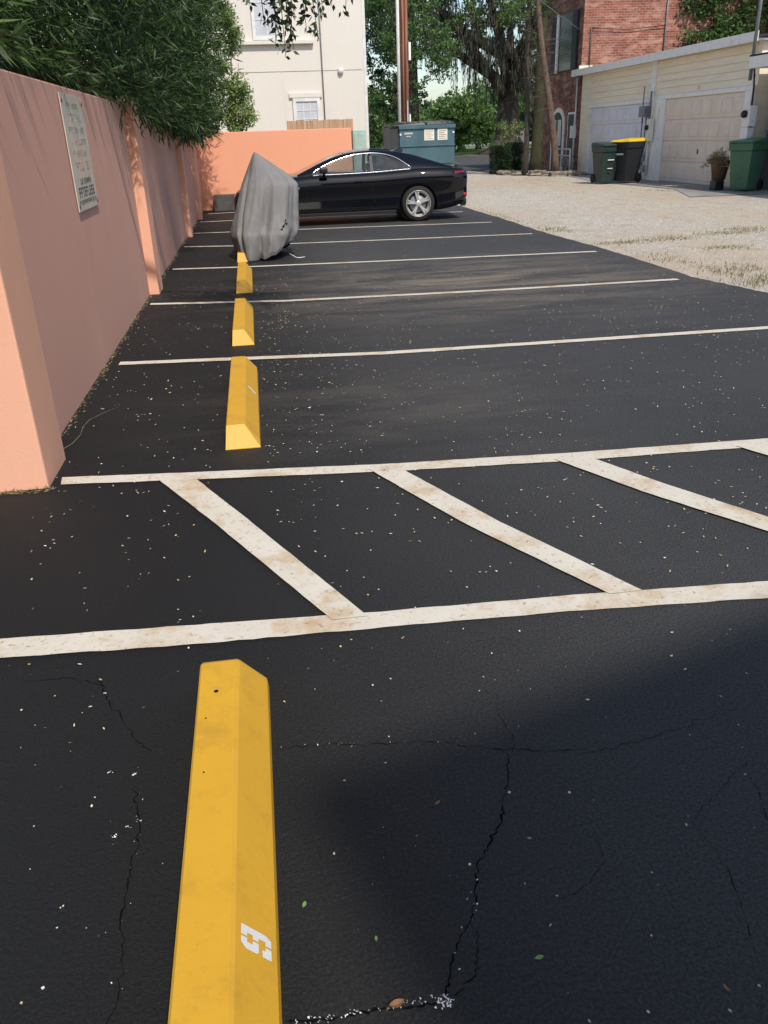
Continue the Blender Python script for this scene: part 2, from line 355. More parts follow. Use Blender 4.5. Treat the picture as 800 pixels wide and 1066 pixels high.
# fill the lot with one n-gon plus a thin side skirt
B_.poly(ol, 0)
for p, q in zip(pts, pts[1:]): B_.poly([(p[0], p[1], 0), (p[0]+.02, p[1], -.03), (q[0]+.02, q[1], -.03), (q[0], q[1], 0)])
def crack(path, w=.004, jit=.012, sub=13):
    P = []
    for a, c in zip(path, path[1:]):
        jj = min(jit, .045*math.dist(a, c))
        for i in range(sub): t = i/sub; P.append((a[0]+(c[0]-a[0])*t+random.uniform(-jj, jj)*(i > 0), a[1]+(c[1]-a[1])*t+random.uniform(-jj, jj)*(i > 0)))
    P.append(path[-1])
    ws = [w*.85*random.choice((.25, .5, .8, 1, 1.5))*min(1, .3+1.2*i/len(P)*(1 if w < .003 else 9), .2+4*(1-i/len(P))) for i, _ in enumerate(P)]
    for i in range(len(P)-1):
        a, c = Vector(P[i]), Vector(P[i+1]); d = (c-a)
        if d.length < 1e-5: continue
        n = Vector((-d.y, d.x)).normalized()
        B_.poly([(*(a+n*ws[i]/2), .0012), (*(c+n*ws[i+1]/2), .0012), (*(c-n*ws[i+1]/2), .0012), (*(a-n*ws[i]/2), .0012)], mi=1)
crack([(.235, 1.05), (.27, 1.15), (.34, 1.24), (.38, 1.36), (.48, 1.50), (.54, 1.64), (.57, 1.75)], .005)
crack([(.235, 1.05), (.31, 1.10), (.34, 1.2)], .003)
crack([(-.09, 1.07), (0, 1.055), (.1, 1.06), (.235, 1.05)], .007, .004)
crack([(-.10, 1.88), (.1, 1.86), (.35, 1.82), (.60, 1.74), (.8, 1.70)], .003, .008)
crack([(1.30, 1.63), (1.12, 1.53), (.95, 1.41)], .0022, .006)
crack([(.95, 1.41), (.96, 1.25), (.90, 1.02)], .0020, .002)
crack([(1.18, 1.57), (1.17, 1.47), (1.12, 1.33)], .0022, .002)
crack([(.70, 1.42), (.68, 1.32), (.60, 1.26), (.55, 1.245)], .0018)
crack([(-.66, 2.33), (-.60, 2.2), (-.50, 2.0), (-.44, 1.93)], .004, .01)
crack([(-.9, 2.36), (-.75, 2.35), (-.62, 2.28)], .003, .01)
crack([(-.47, 1.80), (-.44, 1.6), (-.45, 1.42), (-.43, 1.2), (-.46, 1.0)], .004, .008)
crack([(.60, 1.74), (.8, 1.69), (1.0, 1.72), (1.3, 1.80)], .0022)
crack([(.61, 2.0), (.585, 1.9), (.60, 1.8), (.58, 1.72)], .0016)
stru(B_.build('asphalt_lot', [M['asphalt'], M['crack']]))

# painted lines
def line(near, far, name='painted_line', z=.005):
    """near/far edge polylines -> a wavering strip with ragged edges"""
    def dense(pl):
        out = []
        for a, c in zip(pl, pl[1:]):
            L = math.dist(a, c); n = max(2, int(L/.05))
            for i in range(n): t = i/n; out.append((a[0]+(c[0]-a[0])*t, a[1]+(c[1]-a[1])*t+random.uniform(-.0035, .0035)))
        out.append(pl[-1]); return out
    def resamp(pl, n):
        d = [0]
        for a, c in zip(pl, pl[1:]): d.append(d[-1]+math.dist(a, c))
        T = np.linspace(0, d[-1], n); return list(zip(np.interp(T, d, [p[0] for p in pl]), np.interp(T, d, [p[1] for p in pl])))
    a, c = dense(near), dense(far); n = min(len(a), len(c)); a, c = resamp(a, n), resamp(c, n)
    q = B(); va = [q.bm.verts.new((*p, z)) for p in a]; vc = [q.bm.verts.new((*p, z)) for p in c]
    for i in range(n-1): q.bm.faces.new((va[i], va[i+1], vc[i+1], vc[i]))
    return stru(q.build(name, M['line']))
line([(-2.0, 2.60), (-1.33, 2.545), (-1.015, 2.514), (-.359, 2.465), (.318, 2.439), (1.022, 2.406), (1.739, 2.350), (3.0, 2.26), (4.6, 2.15)][1:],
     [(-1.33, 2.665), (-1.048, 2.641), (-.367, 2.592), (.334, 2.545), (1.064, 2.515), (1.81, 2.461), (3.0, 2.375), (4.6, 2.26)])
line([(-1.13, 4.115), (-.454, 4.025), (.541, 3.903), (1.56, 3.825), (2.637, 3.790), (4.6, 3.68)],
     [(-1.145, 4.218), (-.461, 4.128), (.557, 4.010), (1.606, 3.938), (2.7, 3.898), (4.6, 3.78)])
for pl in ([(-1.19, 6.682), (-.46, 6.597), (.925, 6.424), (2.533, 6.396), (4.65, 6.38)], [(-1.228, 9.33), (.261, 9.03), (2.383, 8.91), (4.69, 8.898)],
           [(-1.207, 12.0), (-.33, 11.849), (1.722, 11.659), (4.745, 11.446)], [(-1.235, 14.66), (-.427, 14.42), (2.102, 14.156), (4.611, 13.947)],
           [(-1.2, 16.85), (-.488, 16.75), (2.435, 16.40), (4.517, 16.148)], [(-1.22, 19.25), (-.513, 19.25), (4.566, 18.703)], [(-1.126, 21.4), (-.506, 21.5), (4.3, 21.2)]):
    line([(x, y-.048) for x, y in pl], [(x, y+.048) for x, y in pl])
for nr, fr in (([(-.629, 4.062), (-.30, 3.42), (.14, 2.52)], [(-.457, 4.075), (-.16, 3.45), (.27, 2.52)]),
               ([(.467, 3.95), (.80, 3.20), (1.185, 2.49)], [(.621, 3.95), (.95, 3.2), (1.315, 2.49)]),
               ([(1.453, 3.86), (1.72, 3.35), (2.33, 2.40)], [(1.638, 3.86), (1.87, 3.40), (2.47, 2.40)]),
               ([(2.463, 3.82), (2.75, 3.25), (3.25, 2.34)], [(2.61, 3.82), (2.9, 3.25), (3.4, 2.34)])):
    line(nr, fr, 'painted_hatch_line', .0085)
# street beyond, kerb, lawn, far walk
b = B(); b.poly([(-60, 41.0), (150, 41.0), (150, 60.5), (-60, 60.5)], -.025); stru(b.build('street', M['road']))
b = B(); b.box(-60, 150, 60.5, 60.75, -.05, .10); stru(b.build('kerb', M['dkconcrete']))
b = B(); b.poly([(-60, 60.76), (150, 60.76), (150, 106), (-60, 106)], .06); stru(b.build('lawn', M['grass']))
b = B(); b.poly([(-60, 106), (200, 106), (200, 125), (-60, 125)], .064); stru(b.build('far_pavement', M['concrete']))
b = B(); b.poly([(10.6, 20), (13.4, 19.8), (13.4, 33.2), (12.0, 33.2), (11.2, 27.5), (11.6, 22.8)], -.018); stru(b.build('garage_apron', M['concrete']))
b = B(); b.poly([(10.2, 35.9), (11.2, 32.4), (12.1, 31.6), (13, 31.9), (13, 40), (10.1, 40)], -.010); stru(b.build('planting_bed', M['dirt']))

# ================================================================== WALLS
w = empty('stucco_wall', (-1.3, 0, 0), 'long salmon pink stucco wall with square pilasters along the left of the lot', 'wall')
w.location = (0, 0, 0)
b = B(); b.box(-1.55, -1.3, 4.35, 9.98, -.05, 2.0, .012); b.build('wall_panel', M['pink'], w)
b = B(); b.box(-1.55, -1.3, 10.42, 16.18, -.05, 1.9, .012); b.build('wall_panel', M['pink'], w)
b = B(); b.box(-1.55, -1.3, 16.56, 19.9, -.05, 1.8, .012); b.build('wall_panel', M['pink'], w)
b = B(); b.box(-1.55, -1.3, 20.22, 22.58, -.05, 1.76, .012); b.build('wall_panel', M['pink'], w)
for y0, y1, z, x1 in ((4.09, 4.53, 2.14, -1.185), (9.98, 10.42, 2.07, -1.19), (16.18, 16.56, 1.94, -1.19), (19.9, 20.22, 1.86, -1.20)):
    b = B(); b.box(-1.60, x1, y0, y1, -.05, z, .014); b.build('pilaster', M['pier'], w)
# dark door/gap beside the nearest pilaster
g = empty('side_gate', (0, 0, 0), 'dark gate just in view left of the nearest pilaster', 'gate')
b = B(); b.box(-2.6, -1.66, 4.18, 4.24, .03, 2.0); b.build('gate_panel', M['dark'], g)
e_ = empty('end_wall', (0, 0, 0), 'bright orange stucco wall closing the far end of the lot', 'wall')
b = B(); b.box(-1.56, 2.60, 22.6, 22.85, -.05, 1.80, .014); b.build('wall_panel', M['orange'], e_)
b = B(); b.box(-1.0, 2.3, 22.25, 22.59, -.03, .37, .02); tag(b.build('concrete_ledge', M['dkconcrete']), 'low dark concrete ledge along the foot of the orange end wall', 'ledge')
c_ = empty('utility_cabinet', (0, 0, 0), 'tall pale green utility cabinet at the right end of the orange wall', 'cabinet')
b = B(); b.box(2.64, 2.98, 22.62, 22.95, -.04, 1.74, .012); b.build('cabinet_body', M['palebox'], c_)
b = B(); b.box(2.67, 2.95, 22.605, 22.62, .12, 1.66, .003); d = b.build('cabinet_door', M['palebox'], c_)
b = B(); b.box(2.90, 2.92, 22.59, 22.604, .9, 1.1); b.build('handle', M['steel'], d)

# wall sign
sg = empty('parking_sign', (0, 0, 0), 'weathered white metal sign with faded lettering screwed to the pink wall', 'sign')
k = NT('weathered_sign_face')
cc = k.mix(k.ramp(k.noise(4, 6, .7), [(.35, (0, 0, 0)), (.7, (1, 1, 1))]), (.50, .45, .36), (.66, .62, .52)); k.col(cc); k.set(Roughness=.4)
b = B(); b.box(-1.292, -1.284, 6.68, 7.52, 1.15, 1.95, .003); pl = b.build('sign_plate', k.m, sg)
M['fadedred'] = mat('faded_red_print', (.50, .24, .16), (.42, .34, .27), scale=12, bump=0)
M['fadedgrey'] = mat('faded_grey_print', (.30, .28, .24), (.40, .37, .31), scale=12, bump=0)
M['ink'] = mat('dark_print', (.05, .05, .05), (.10, .10, .09), scale=14, bump=0)
def glyphs(bb, y0, y1, z0, z1, n, x):
    cw = (y1-y0)/n
    for i in range(n):
        a = y0+i*cw; s = cw*.2; k_ = random.choice('EHTLFI')
        if k_ != 'T' and k_ != 'I': bb.box(x, x+.0012, a+cw*.1, a+cw*.1+s, z0, z1)
        if k_ in 'TI': bb.box(x, x+.0012, a+cw*.4, a+cw*.4+s, z0, z1)
        h = (z1-z0)*.2
        if k_ in 'ETF': bb.box(x, x+.0013, a+cw*.1, a+cw*.8, z1-h, z1+.0005)
        if k_ in 'EL': bb.box(x, x+.0013, a+cw*.1, a+cw*.75, z0-.0005, z0+h)
        if k_ in 'EFH': bb.box(x, x+.0014, a+cw*.1, a+cw*.75, (z0+z1)/2-h/2, (z0+z1)/2+h/2)
        if k_ == 'H': bb.box(x, x+.0012, a+cw*.65, a+cw*.65+s, z0, z1)
X0 = -1.2838
b = B(); glyphs(b, 6.90, 7.35, 1.335, 1.375, 8, X0); glyphs(b, 6.78, 7.44, 1.245, 1.315, 9, X0); glyphs(b, 6.74, 7.47, 1.195, 1.225, 14, X0); b.build('lettering', M['ink'], pl)
b = B(); glyphs(b, 6.86, 7.36, 1.43, 1.49, 6, X0); glyphs(b, 6.84, 7.36, 1.53, 1.57, 9, X0); glyphs(b, 6.80, 7.40, 1.61, 1.65, 9, X0); b.build('lettering', M['fadedred'], pl)
b = B(); glyphs(b, 6.80, 7.40, 1.69, 1.73, 10, X0); glyphs(b, 6.84, 7.36, 1.77, 1.82, 7, X0); glyphs(b, 6.88, 7.30, 1.86, 1.89, 8, X0); b.build('lettering', M['fadedgrey'], pl)
for y, z in ((6.72, 1.90), (7.48, 1.90), (6.72, 1.19), (7.48, 1.19)):
    b = B(); b.lathe([(.014, 0), (.014, .004), (.001, .008)], (X0, y, z), 'x', 12); b.build('screw', M['rust'], pl)

# ================================================================== WHEEL STOPS
def wheel_stop(x, y0, y1, label, h=.12):
    t = empty('wheel_stop', (x, y0, 0), label, 'wheel stop', 'yellow concrete wheel stops in a row between the bays')
    L = y1-y0; bb = B(); bm = bb.bm
    prof = [(-.112, 0), (-.108, .03), (-.100, h-.006), (-.094, h), (.012, h), (.022, h-.006), (.100, .026), (.104, 0)]
    rings = []
    for yy, ins in ((0, 1), (.085, 0), (L*.3, 0), (L*.65, 0), (L-.02, 0), (L, 1)):
        rg = []
        for px, pz in prof:
            f_ = pz/h; y = yy
            if yy == 0: y = .0; 
            q = (px, y, pz)
            if yy == 0: q = ((-.112 if px < -.05 else .104), 0, .004 if pz > .02 else pz)
            if yy == L: q = (px*.985, L, pz*.92)
            rg.append(bm.verts.new(q))
        rings.append(rg)
    n = len(prof)
    for i in range(len(rings)-1):
        for j in range(n): bm.faces.new((rings[i][j], rings[i][(j+1) % n], rings[i+1][(j+1) % n], rings[i+1][j]))
    bm.faces.new(rings[0][::-1]); bm.faces.new(rings[-1])
    bmesh.ops.remove_doubles(bm, verts=bm.verts, dist=.0005)
    body = bb.build('stop_body', M['yellow'], t)
    return t, body
s1, _ = wheel_stop(-.20, .40, 2.19, 'nearest yellow wheel stop with a white stencilled 9, in the foreground')
s2, _ = wheel_stop(-.195, 4.44, 6.18, 'second nearest yellow wheel stop, just past the hatched aisle, with one short white stroke')
s3, _ = wheel_stop(-.20, 7.04, 8.70, 'third yellow wheel stop counted from the camera')
s4, _ = wheel_stop(-.20, 9.70, 11.45, 'fourth yellow wheel stop, just in front of the grey cover')
s5, _ = wheel_stop(-.22, 12.35, 14.0, 'yellow wheel stop mostly hidden under the grey cover')
s2.scale.x = .92; s2.location.x = -.187
for q_ in (s3, s4, s5): q_.scale.x = .87
# stencilled 9 lying on the right-hand slope (its top towards the ridge)
def slope_pt(a, dn):   # a metres along y, dn metres down the slope from the ridge
    dx, dz = .078, -.088; L = math.hypot(dx, dz); n = Vector((.088, 0, .078)).normalized()
    return Vector((.022, a, .114)) + Vector((dx, 0, dz))/L*dn + n*.0016
def stencil(quads, parent, name):
    bb = B()
    for q in quads: bb.poly([tuple(slope_pt(a, d)) for a, d in q])
    return bb.build(name, M['white'], parent)
ya = 1.20-.40; Wn = .054   # digit right = +y
def q4(r0_, r1_, u0_, u1_, cut=None):
    H = .084; f = lambda r_, u_: (ya + (r_-.5)*Wn, .018 + (1-u_)*H)
    return [f(r0_, u0_), f(r1_, u0_), f(r1_, u1_), f(r0_, u1_)]
Hh = .086; f9 = lambda r_, u_: (ya+(r_-.5)*Wn, .014+(1-u_)*Hh)
quads = [[f9(.0, .48), f9(.0, .84), f9(.20, 1), f9(.46, 1), f9(.46, .80), f9(.30, .80), f9(.30, .62), f9(.46, .62), f9(.46, .42), f9(.10, .42)],
         [f9(.54, 1), f9(.97, 1), f9(1, .97), f9(1, .16), f9(.86, 0), f9(.54, 0), f9(.54, .20), f9(.70, .20), f9(.70, .42), f9(.54, .42), f9(.54, .62), f9(.70, .62), f9(.70, .80), f9(.54, .80)],
         [f9(.0, .03), f9(.03, 0), f9(.46, 0), f9(.46, .20), f9(.30, .20), f9(.30, .30), f9(.0, .30)]]
stencil(quads, s1, 'painted_numeral')
stencil([[(.93, .018), (.965, .016), (.965, .095), (.93, .097)]], s2, 'painted_numeral')
for (x, y, r_) in ((-.045, 1.62, .007), (-.07, 1.5, .003), (-.065, 1.28, .003)):
    b = B(); b.lathe([(r_, 0), (r_*.6, .0004)], (x, y, .1206), 'z', 9); b.build('pit', M['crack'], s1)

# ================================================================== MOTORCYCLE COVER
def cover():
    t = empty('vehicle_cover', (.15, 12.9, 0), 'grey fabric cover draped over a parked motorcycle beside the black car', 'cover')
    zs = [1.44, 1.43, 1.40, 1.34, 1.25, 1.14, 1.02, .90, .78, .66, .54, .42, .31, .21, .13]
    zz = np.array([0, .13, .36, .39, 1.0, 1.14, 1.44])
    xl = np.array([-.34, -.40, -.40, -.40, -.18, -.10, .06]); xr = np.array([.42, .54, .62, .64, .67, .52, .085])
    yn = np.array([-.62, -.66, -.62, -.60, -.36, -.24, -.03]); yf = np.array([.80, .82, .85, .85, .70, .50, .03])
    N = 260; bb = B(); bm = bb.bm; rings = []
    zs = list(np.linspace(1.44, .62, 30))+list(np.linspace(.59, .10, 22)); nz = len(zs)
    from mathutils import noise as MN
    rf = random.Random(5); FD = [(rf.uniform(0, 6.283), rf.uniform(.06, .20), rf.uniform(-.075, .05), rf.uniform(0, .45), rf.uniform(-.5, .5)) for _ in range(24)]
    for i, z in enumerate(zs):
        g = lambda a: float(np.interp(z, zz, a)); x0, x1, y0, y1 = g(xl), g(xr), g(yn), g(yf)
        cx, cy = (x0+x1)/2, (y0+y1)/2; rx, ry = (x1-x0)/2, (y1-y0)/2; t_ = (1.44-z)/1.34; rg = []
        for j in range(N):
            A = 2*math.pi*j/N; ca, sa = math.cos(A), math.sin(A)
            sq = 1/(abs(ca)**2.2+abs(sa)**2.2)**(1/2.2)
            v = Vector((ca*2.1, sa*2.1, z*.55+3)); f1 = MN.noise(v)
            f2 = 1-2.4*abs(MN.noise(Vector((ca*2.2+5, sa*2.2, z*.45+t_*.6)))); f3 = MN.noise(Vector((ca*7, sa*7, z*1.5+9))); f4 = 1-2*abs(MN.noise(Vector((ca*2.6+2+z*1.6, sa*2.6, z*3.2))))
            fold = (.09*f1+.06*(max(f2, .25)-.7))*min(1, .3+1.2*t_) + .035*(f4-.7)*min(1, max(0, (.95-z)*1.6)) + .012*f3
            for fa, fwid, famp, fs, ft in FD:
                da = (A-fa-ft*t_+math.pi) % (2*math.pi)-math.pi; fold += famp*math.exp(-(da/fwid)**2)*min(1, max(0, (t_-fs+.12)*3))
            k_ = sq*(1+fold); tuck = 1-.10*max(0, (.34-z)/.34)**1.3
            zj = z
            w = max(0, (.30-z)/.20)
            if w: zj = z+w*(.10+.10*math.sin(A*2+2.3)+.09*MN.noise(Vector((ca*3, sa*3, 7)))-.09)
            rg.append(bm.verts.new((cx+rx*k_*ca*tuck, cy+ry*k_*sa*tuck, max(zj, .012))))
        rings.append(rg)
    for i in range(len(rings)-1):
        for j in range(N): bm.faces.new((rings[i][j], rings[i][(j+1) % N], rings[i+1][(j+1) % N], rings[i+1][j]))
    bm.faces.new(rings[0])
    for v in bm.verts: v.co.x -= .15
    hemp = [v.co.copy() for v in rings[-1]]; o = bb.build('fabric', M['tarp'], t, smooth=True)
    hb = B(); hemp = [Vector((p.x, p.y, max(.014, p.z))) for p in hemp[::2]]; hb.tube(hemp+hemp[:1], .012, 6, cap=False); hb.build('elastic_hem', M['dkconcrete'], t); o.location = (0, 0, 0)
    mo = o.modifiers.new('soft', 'SUBSURF'); mo.levels = 0; mo.render_levels = 1
    # small black printed mark, wind strap and buckle
    return t
ct = cover()

# ================================================================== CAR
def interp(x, xs, ys):
    # smooth cubic (Catmull-ish) through the points
    xs = list(xs); i = max(0, min(len(xs)-2, int(np.searchsorted(xs, x))-1)); h = xs[i+1]-xs[i]; t = (x-xs[i])/h
    def sl(j):
        if j <= 0: return (ys[1]-ys[0])/(xs[1]-xs[0])
        if j >= len(xs)-1: return (ys[-1]-ys[-2])/(xs[-1]-xs[-2])
        a = (ys[j]-ys[j-1])/(xs[j]-xs[j-1]); c = (ys[j+1]-ys[j])/(xs[j+1]-xs[j])
        return 0 if a*c <= 0 else 2*a*c/(a+c)
    m0, m1 = sl(i)*h, sl(i+1)*h; t2, t3 = t*t, t*t*t
    return (2*t3-3*t2+1)*ys[i]+(t3-2*t2+t)*m0+(-2*t3+3*t2)*ys[i+1]+(t3-t2)*m1
CX = [0, .06, .2, .5, .9, 1.3, 1.7, 2.3, 2.9, 3.3, 3.7, 4.1, 4.4, 4.58, 4.67]
HW = [.60, .70, .80, .875, .915, .925, .922, .92, .92, .925, .93, .915, .88, .83, .76]         # half width
ZD = [.60, .68, .74, .84, .91, .965, .985, .985, .985, .99, 1.01, 1.01, 1.005, .99, .93]          # deck / bonnet centre
ZB = [.55, .62, .69, .775, .85, .905, .925, .93, .945, .965, .985, .98, .965, .94, .88]     # shoulder edge (belt)
ZS = [.24, .20, .18, .17, .17, .17, .17, .17, .17, .17, .17, .19, .24, .30, .40]                # underside
AX = (.86, 3.65); WR = .335
def car():
    T = empty('parked_car', (0, 0, 0), 'glossy black two door coupe parked across the far bays, tail towards the lane', 'car')
    bb = B(); bm = bb.bm; rings = []
    xs = sorted(set(list(np.linspace(0, .3, 7))+list(np.linspace(.3, 4.3, 54))+list(np.linspace(4.3, 4.67, 10))))
    for x in xs:
        w, zd, zb, zs = (interp(x, CX, a) for a in (HW, ZD, ZB, ZS)); H = zb-zs
        hl = [(0, zs), (.60*w, zs), (.93*w, zs+.015), (.972*w, zs+.07*H/.75), (.975*w, zs+.16), (.958*w, zs+.24*H/.76+.02), (.962*w, zs+.50*H), (.985*w, zs+.66*H), (1.0*w, zs+.77*H), (.992*w, zs+.83*H),
              (.965*w, zs+.90*H), (.935*w, zs+.96*H), (.895*w, zb), (.80*w, zb+.35*(zd-zb)), (.5*w, zb+.8*(zd-zb)), (0, zd)]
        ring = [(-y, z) for y, z in hl[1:-1]][::-1]
        full = hl + ring
        rings.append([bm.verts.new((x, y, z)) for y, z in full])
    n = len(rings[0])
    for i in range(len(rings)-1):
        for j in range(n): bm.faces.new((rings[i][j], rings[i][(j+1) % n], rings[i+1][(j+1) % n], rings[i+1][j]))
    bm.faces.new(rings[0][::-1]); bm.faces.new(rings[-1])
    body = bb.build('body', M['car'], T, smooth=True)
    cut = B()
    for ax in AX:
        for sy in (-1, 1): cut.lathe([(.385, sy*.62 if sy > 0 else -1.2), (.385, 1.2 if sy > 0 else -.62)], (ax, 0, WR), 'y', 48)
    co = cut.build('cutter', M['trimblack'])
    bo = body.modifiers.new('b', 'BOOLEAN'); bo.object = co; bo.operation = 'DIFFERENCE'; bo.solver = 'EXACT'
    dg = bpy.context.evaluated_depsgraph_get(); me = bpy.data.meshes.new_from_object(body.evaluated_get(dg))
    body.modifiers.clear(); body.data = me; bpy.data.objects.remove(co)
    for p in me.polygons: p.use_smooth = True
    try: me.set_sharp_from_angle(angle=R(38))
    except Exception: pass
    # greenhouse: rows belt / glass bottom / glass top / roof edge / roof centre
    RX = [1.28, 1.5, 1.75, 2.05, 2.4, 2.75, 3.1, 3.45, 3.8, 4.12, 4.36]
    RZ = [.955, 1.055, 1.17, 1.28, 1.352, 1.372, 1.352, 1.29, 1.185, 1.075, 1.0]
    TX = [1.55, 1.7, 1.9, 2.15, 2.45, 2.78, 3.02, 3.24, 3.44, 3.52]      # top of side glass
    TZ = [.945, 1.03, 1.12, 1.20, 1.262, 1.278, 1.25, 1.18, 1.055, 1.005]
    def rooft(x): return interp(x, RX, RZ)
    def belt(x): return interp(x, CX, ZB)-.012
    def sidey(x, z):   # half width of the greenhouse at a height
        w = interp(x, CX, HW)*.895; t = max(0, (z-belt(x))/.44); return w - .235*t - .10*t*t
    xs = sorted(set([1.28, 1.40, 1.50]+list(np.linspace(1.55, 3.52, 42))+[3.66, 3.8, 3.95, 4.1, 4.25, 4.36]))
    rows = []
    for x in xs:
        zr = rooft(x); zb = belt(x); ze = zb+(zr-zb)*.90
        gb = zb+min(.022, (ze-zb)*.2); gt = interp(x, TX, TZ) if 1.55 <= x <= 3.52 else gb; gt = max(gb, min(gt, ze-.012))
        if 1.55 <= x <= 3.52 and x in (xs[3], 3.52): gt = gb
        half = [(sidey(x, zb), zb), (sidey(x, gb), gb), (sidey(x, gt), gt), (sidey(x, ze)-.005, ze), (sidey(x, ze)*.86, zr-.030*(zr-zb)/.4), (sidey(x, ze)*.45, zr-.006), (0, zr)]
        rows.append([(x, y, z) for y, z in half])
    gl = {(a, s): B() for a in ('side', 'q') for s in (1, -1)}; gl['front'] = B(); gl['rear'] = B(); sh = B()
    cache = {}
    def quad(bx, key, ps):
        vs = []
        for p in ps:
            kk = (key, tuple(round(c, 6) for c in p))
            if kk not in cache: cache[kk] = bx.bm.verts.new(p)
            if cache[kk] not in vs: vs.append(cache[kk])
        if len(vs) > 2:
            try: bx.bm.faces.new(vs)
            except ValueError: pass
    for s in (1, -1):
        for i in range(len(xs)-1):
            xm = (xs[i]+xs[i+1])/2
            for j in range(6):
                ps = [(rows[i][j]), (rows[i+1][j]), (rows[i+1][j+1]), (rows[i][j+1])]; ps = [(p[0], p[1]*s, p[2]) for p in ps]
                if j == 1 and 1.55 <= xm <= 3.52 and not (2.72 < xm < 2.77): quad(gl[('side' if xm < 2.74 else 'q', s)], ('s' if xm < 2.74 else 'q', s), ps)
                elif j >= 4 and 1.30 < xm < 2.02: quad(gl['front'], 'f', ps)
                elif j >= 4 and 3.38 < xm < 4.28: quad(gl['rear'], 'r', ps)
                else: quad(sh, 'h', ps)
    rf = sh.build('roof_shell', M['car'], T, smooth=True)
    for s in (1, -1): gl[('side', s)].build('door_window', M['carglass'], T, True); gl[('q', s)].build('quarter_window', M['carglass'], T, True)
    gl['front'].build('windshield', M['carglass'], T, True); gl['rear'].build('rear_window', M['carglass'], T, True)
    for s in (1, -1):   # bright trim round the side glass
        up = [(x, (r[2][1]+.004)*s, r[2][2]+.010) for x, r in zip(xs, rows) if 1.55 <= x <= 3.52]
        lo = [(x, (r[1][1]+.004)*s, r[1][2]-.004) for x, r in zip(xs, rows) if 1.55 <= x <= 3.52]
        b = B(); b.tube(up, .013, 6); b.tube(lo, .009, 6); b.build('window_trim', M['chrome'], T)
        b = B(); b.box(2.715, 2.775, -.006, .006, 0, .30)
        for v in b.bm.verts:
            z = .945+v.co.z; v.co.y = s*(sidey(2.745, z)+.003)+v.co.y; v.co.z = z
        b.build('door_pillar', M['trimblack'], T)
        # mirror
        b = B(); b.box(1.70, 1.86, .90, 1.06, .965, 1.075, .035); b.tube([(1.80, .82, .93), (1.78, .93, .98)], .02)
        for v in b.bm.verts: v.co.y *= s
        b.build('wing_mirror', M['trimblack'], T)
        # handle
        hy = interp(2.5, CX, HW)
        b = B(); b.box(2.38, 2.56, hy-.012, hy+.030, .775, .802, .008); hb = b
        for v in b.bm.verts: v.co.y *= s
        b.build('door_handle', M['car'], T)
        # door seams
        b = B()
        for xx, lean in ((1.42, .03), (2.78, -.05)):
            pts_ = []
            for z in np.linspace(.28, .90, 9):
                x_ = xx + lean*(z-.28)/.6 + (.10*max(0, (.42-z)/.14) if xx > 2 else 0); w_ = interp(x_, CX, HW); zs_, zb_ = interp(x_, CX, ZS), interp(x_, CX, ZB); t = (z-zs_)/(zb_-zs_)
                yy = np.interp(t, [.1, .21, .27, .5, .66, .77, .83, .9, .96, 1], [.972, .975, .958, .962, .985, 1, .992, .965, .935, .895])*w_
                pts_.append((x_, (yy-.0015)*s, z))
            b.tube(pts_, .0045, 5)
        b.build('door_seam', M['trimblack'], T)
        # sill strip
        b = B(); b.box(1.27, 3.20, .885, .905, .185, .235, .006)
        for v in b.bm.verts: v.co.y *= s
        b.build('side_skirt', M['trimblack'], T)
        # lamps
        b = B(); b.hull([(4.40, .80, .80), (4.62, .70, .80), (4.69, .45, .80), (4.60, .45, .80), (4.40, .70, .80)], [(4.38, .855, .91), (4.60, .77, .915), (4.675, .45, .925), (4.58, .45, .925), (4.38, .72, .91)])
        for v in b.bm.verts: v.co.y = v.co.y*s*(1.045 if abs(v.co.y) > .5 else 1)
        b.build('tail_lamp', M['redlens'], T)
        b = B(); b.box(4.55, 4.665, .60, .80, .455, .50, .01)
        for v in b.bm.verts: v.co.y *= s
        b.build('reflector', M['redlens'], T)
        b = B(); b.hull([(.10, .55, .60), (.24, .79, .61), (.44, .855, .66), (.40, .80, .66), (.2, .5, .6)], [(.12, .50, .67), (.28, .77, .70), (.50, .85, .745), (.45, .78, .74), (.22, .48, .68)])
        for v in b.bm.verts: v.co.y *= s
        b.build('headlight', M['clearlens'], T)
        b = B(); b.box(1.08, 1.30, .912, .925, .70, .722, .004)
        for v in b.bm.verts: v.co.y *= s
        b.build('fender_badge', M['chrome'], T)
        b = B(); b.lathe([(.035, 0), (.042, 0), (.042, .10), (.035, .10)], (4.58, s*.55, .27), 'x', 16); b.build('exhaust_tip', M['chrome'], T)
    b = B(); b.box(4.52, 4.66, -.78, .78, .27, .40, .03); b.build('rear_diffuser', M['trimblack'], T)
    b = B(); b.tube([(4.44, -.70, 1.005), (4.56, -.5, 1.015), (4.60, 0, 1.02), (4.56, .5, 1.015), (4.44, .70, 1.005)], .012); b.build('boot_lip', M['car'], T)
    b = B(); b.hull([(3.28, -.03, 1.32), (3.48, -.03, 1.28), (3.48, .03, 1.28), (3.28, .03, 1.32)], [(3.40, -.006, 1.385), (3.47, -.006, 1.37), (3.47, .006, 1.37), (3.40, .006, 1.385)]); b.build('antenna_fin', M['car'], T)
    b = B(); b.box(-.01, .05, -.42, .42, .30, .58, .02); b.build('grille', M['trimblack'], T)
    # seats
    for y in (-.38, .38):
        b = B(); b.box(2.15, 2.62, y-.25, y+.25, .45, .60, .05); b.prism([(2.55, .55), (2.72, .52), (2.88, 1.06), (2.78, 1.10)], 'y', y-.24, y+.24, .03); b.box(2.79, 2.88, y-.12, y+.12, 1.10, 1.24, .03); b.build('seat', M['seat'], T)
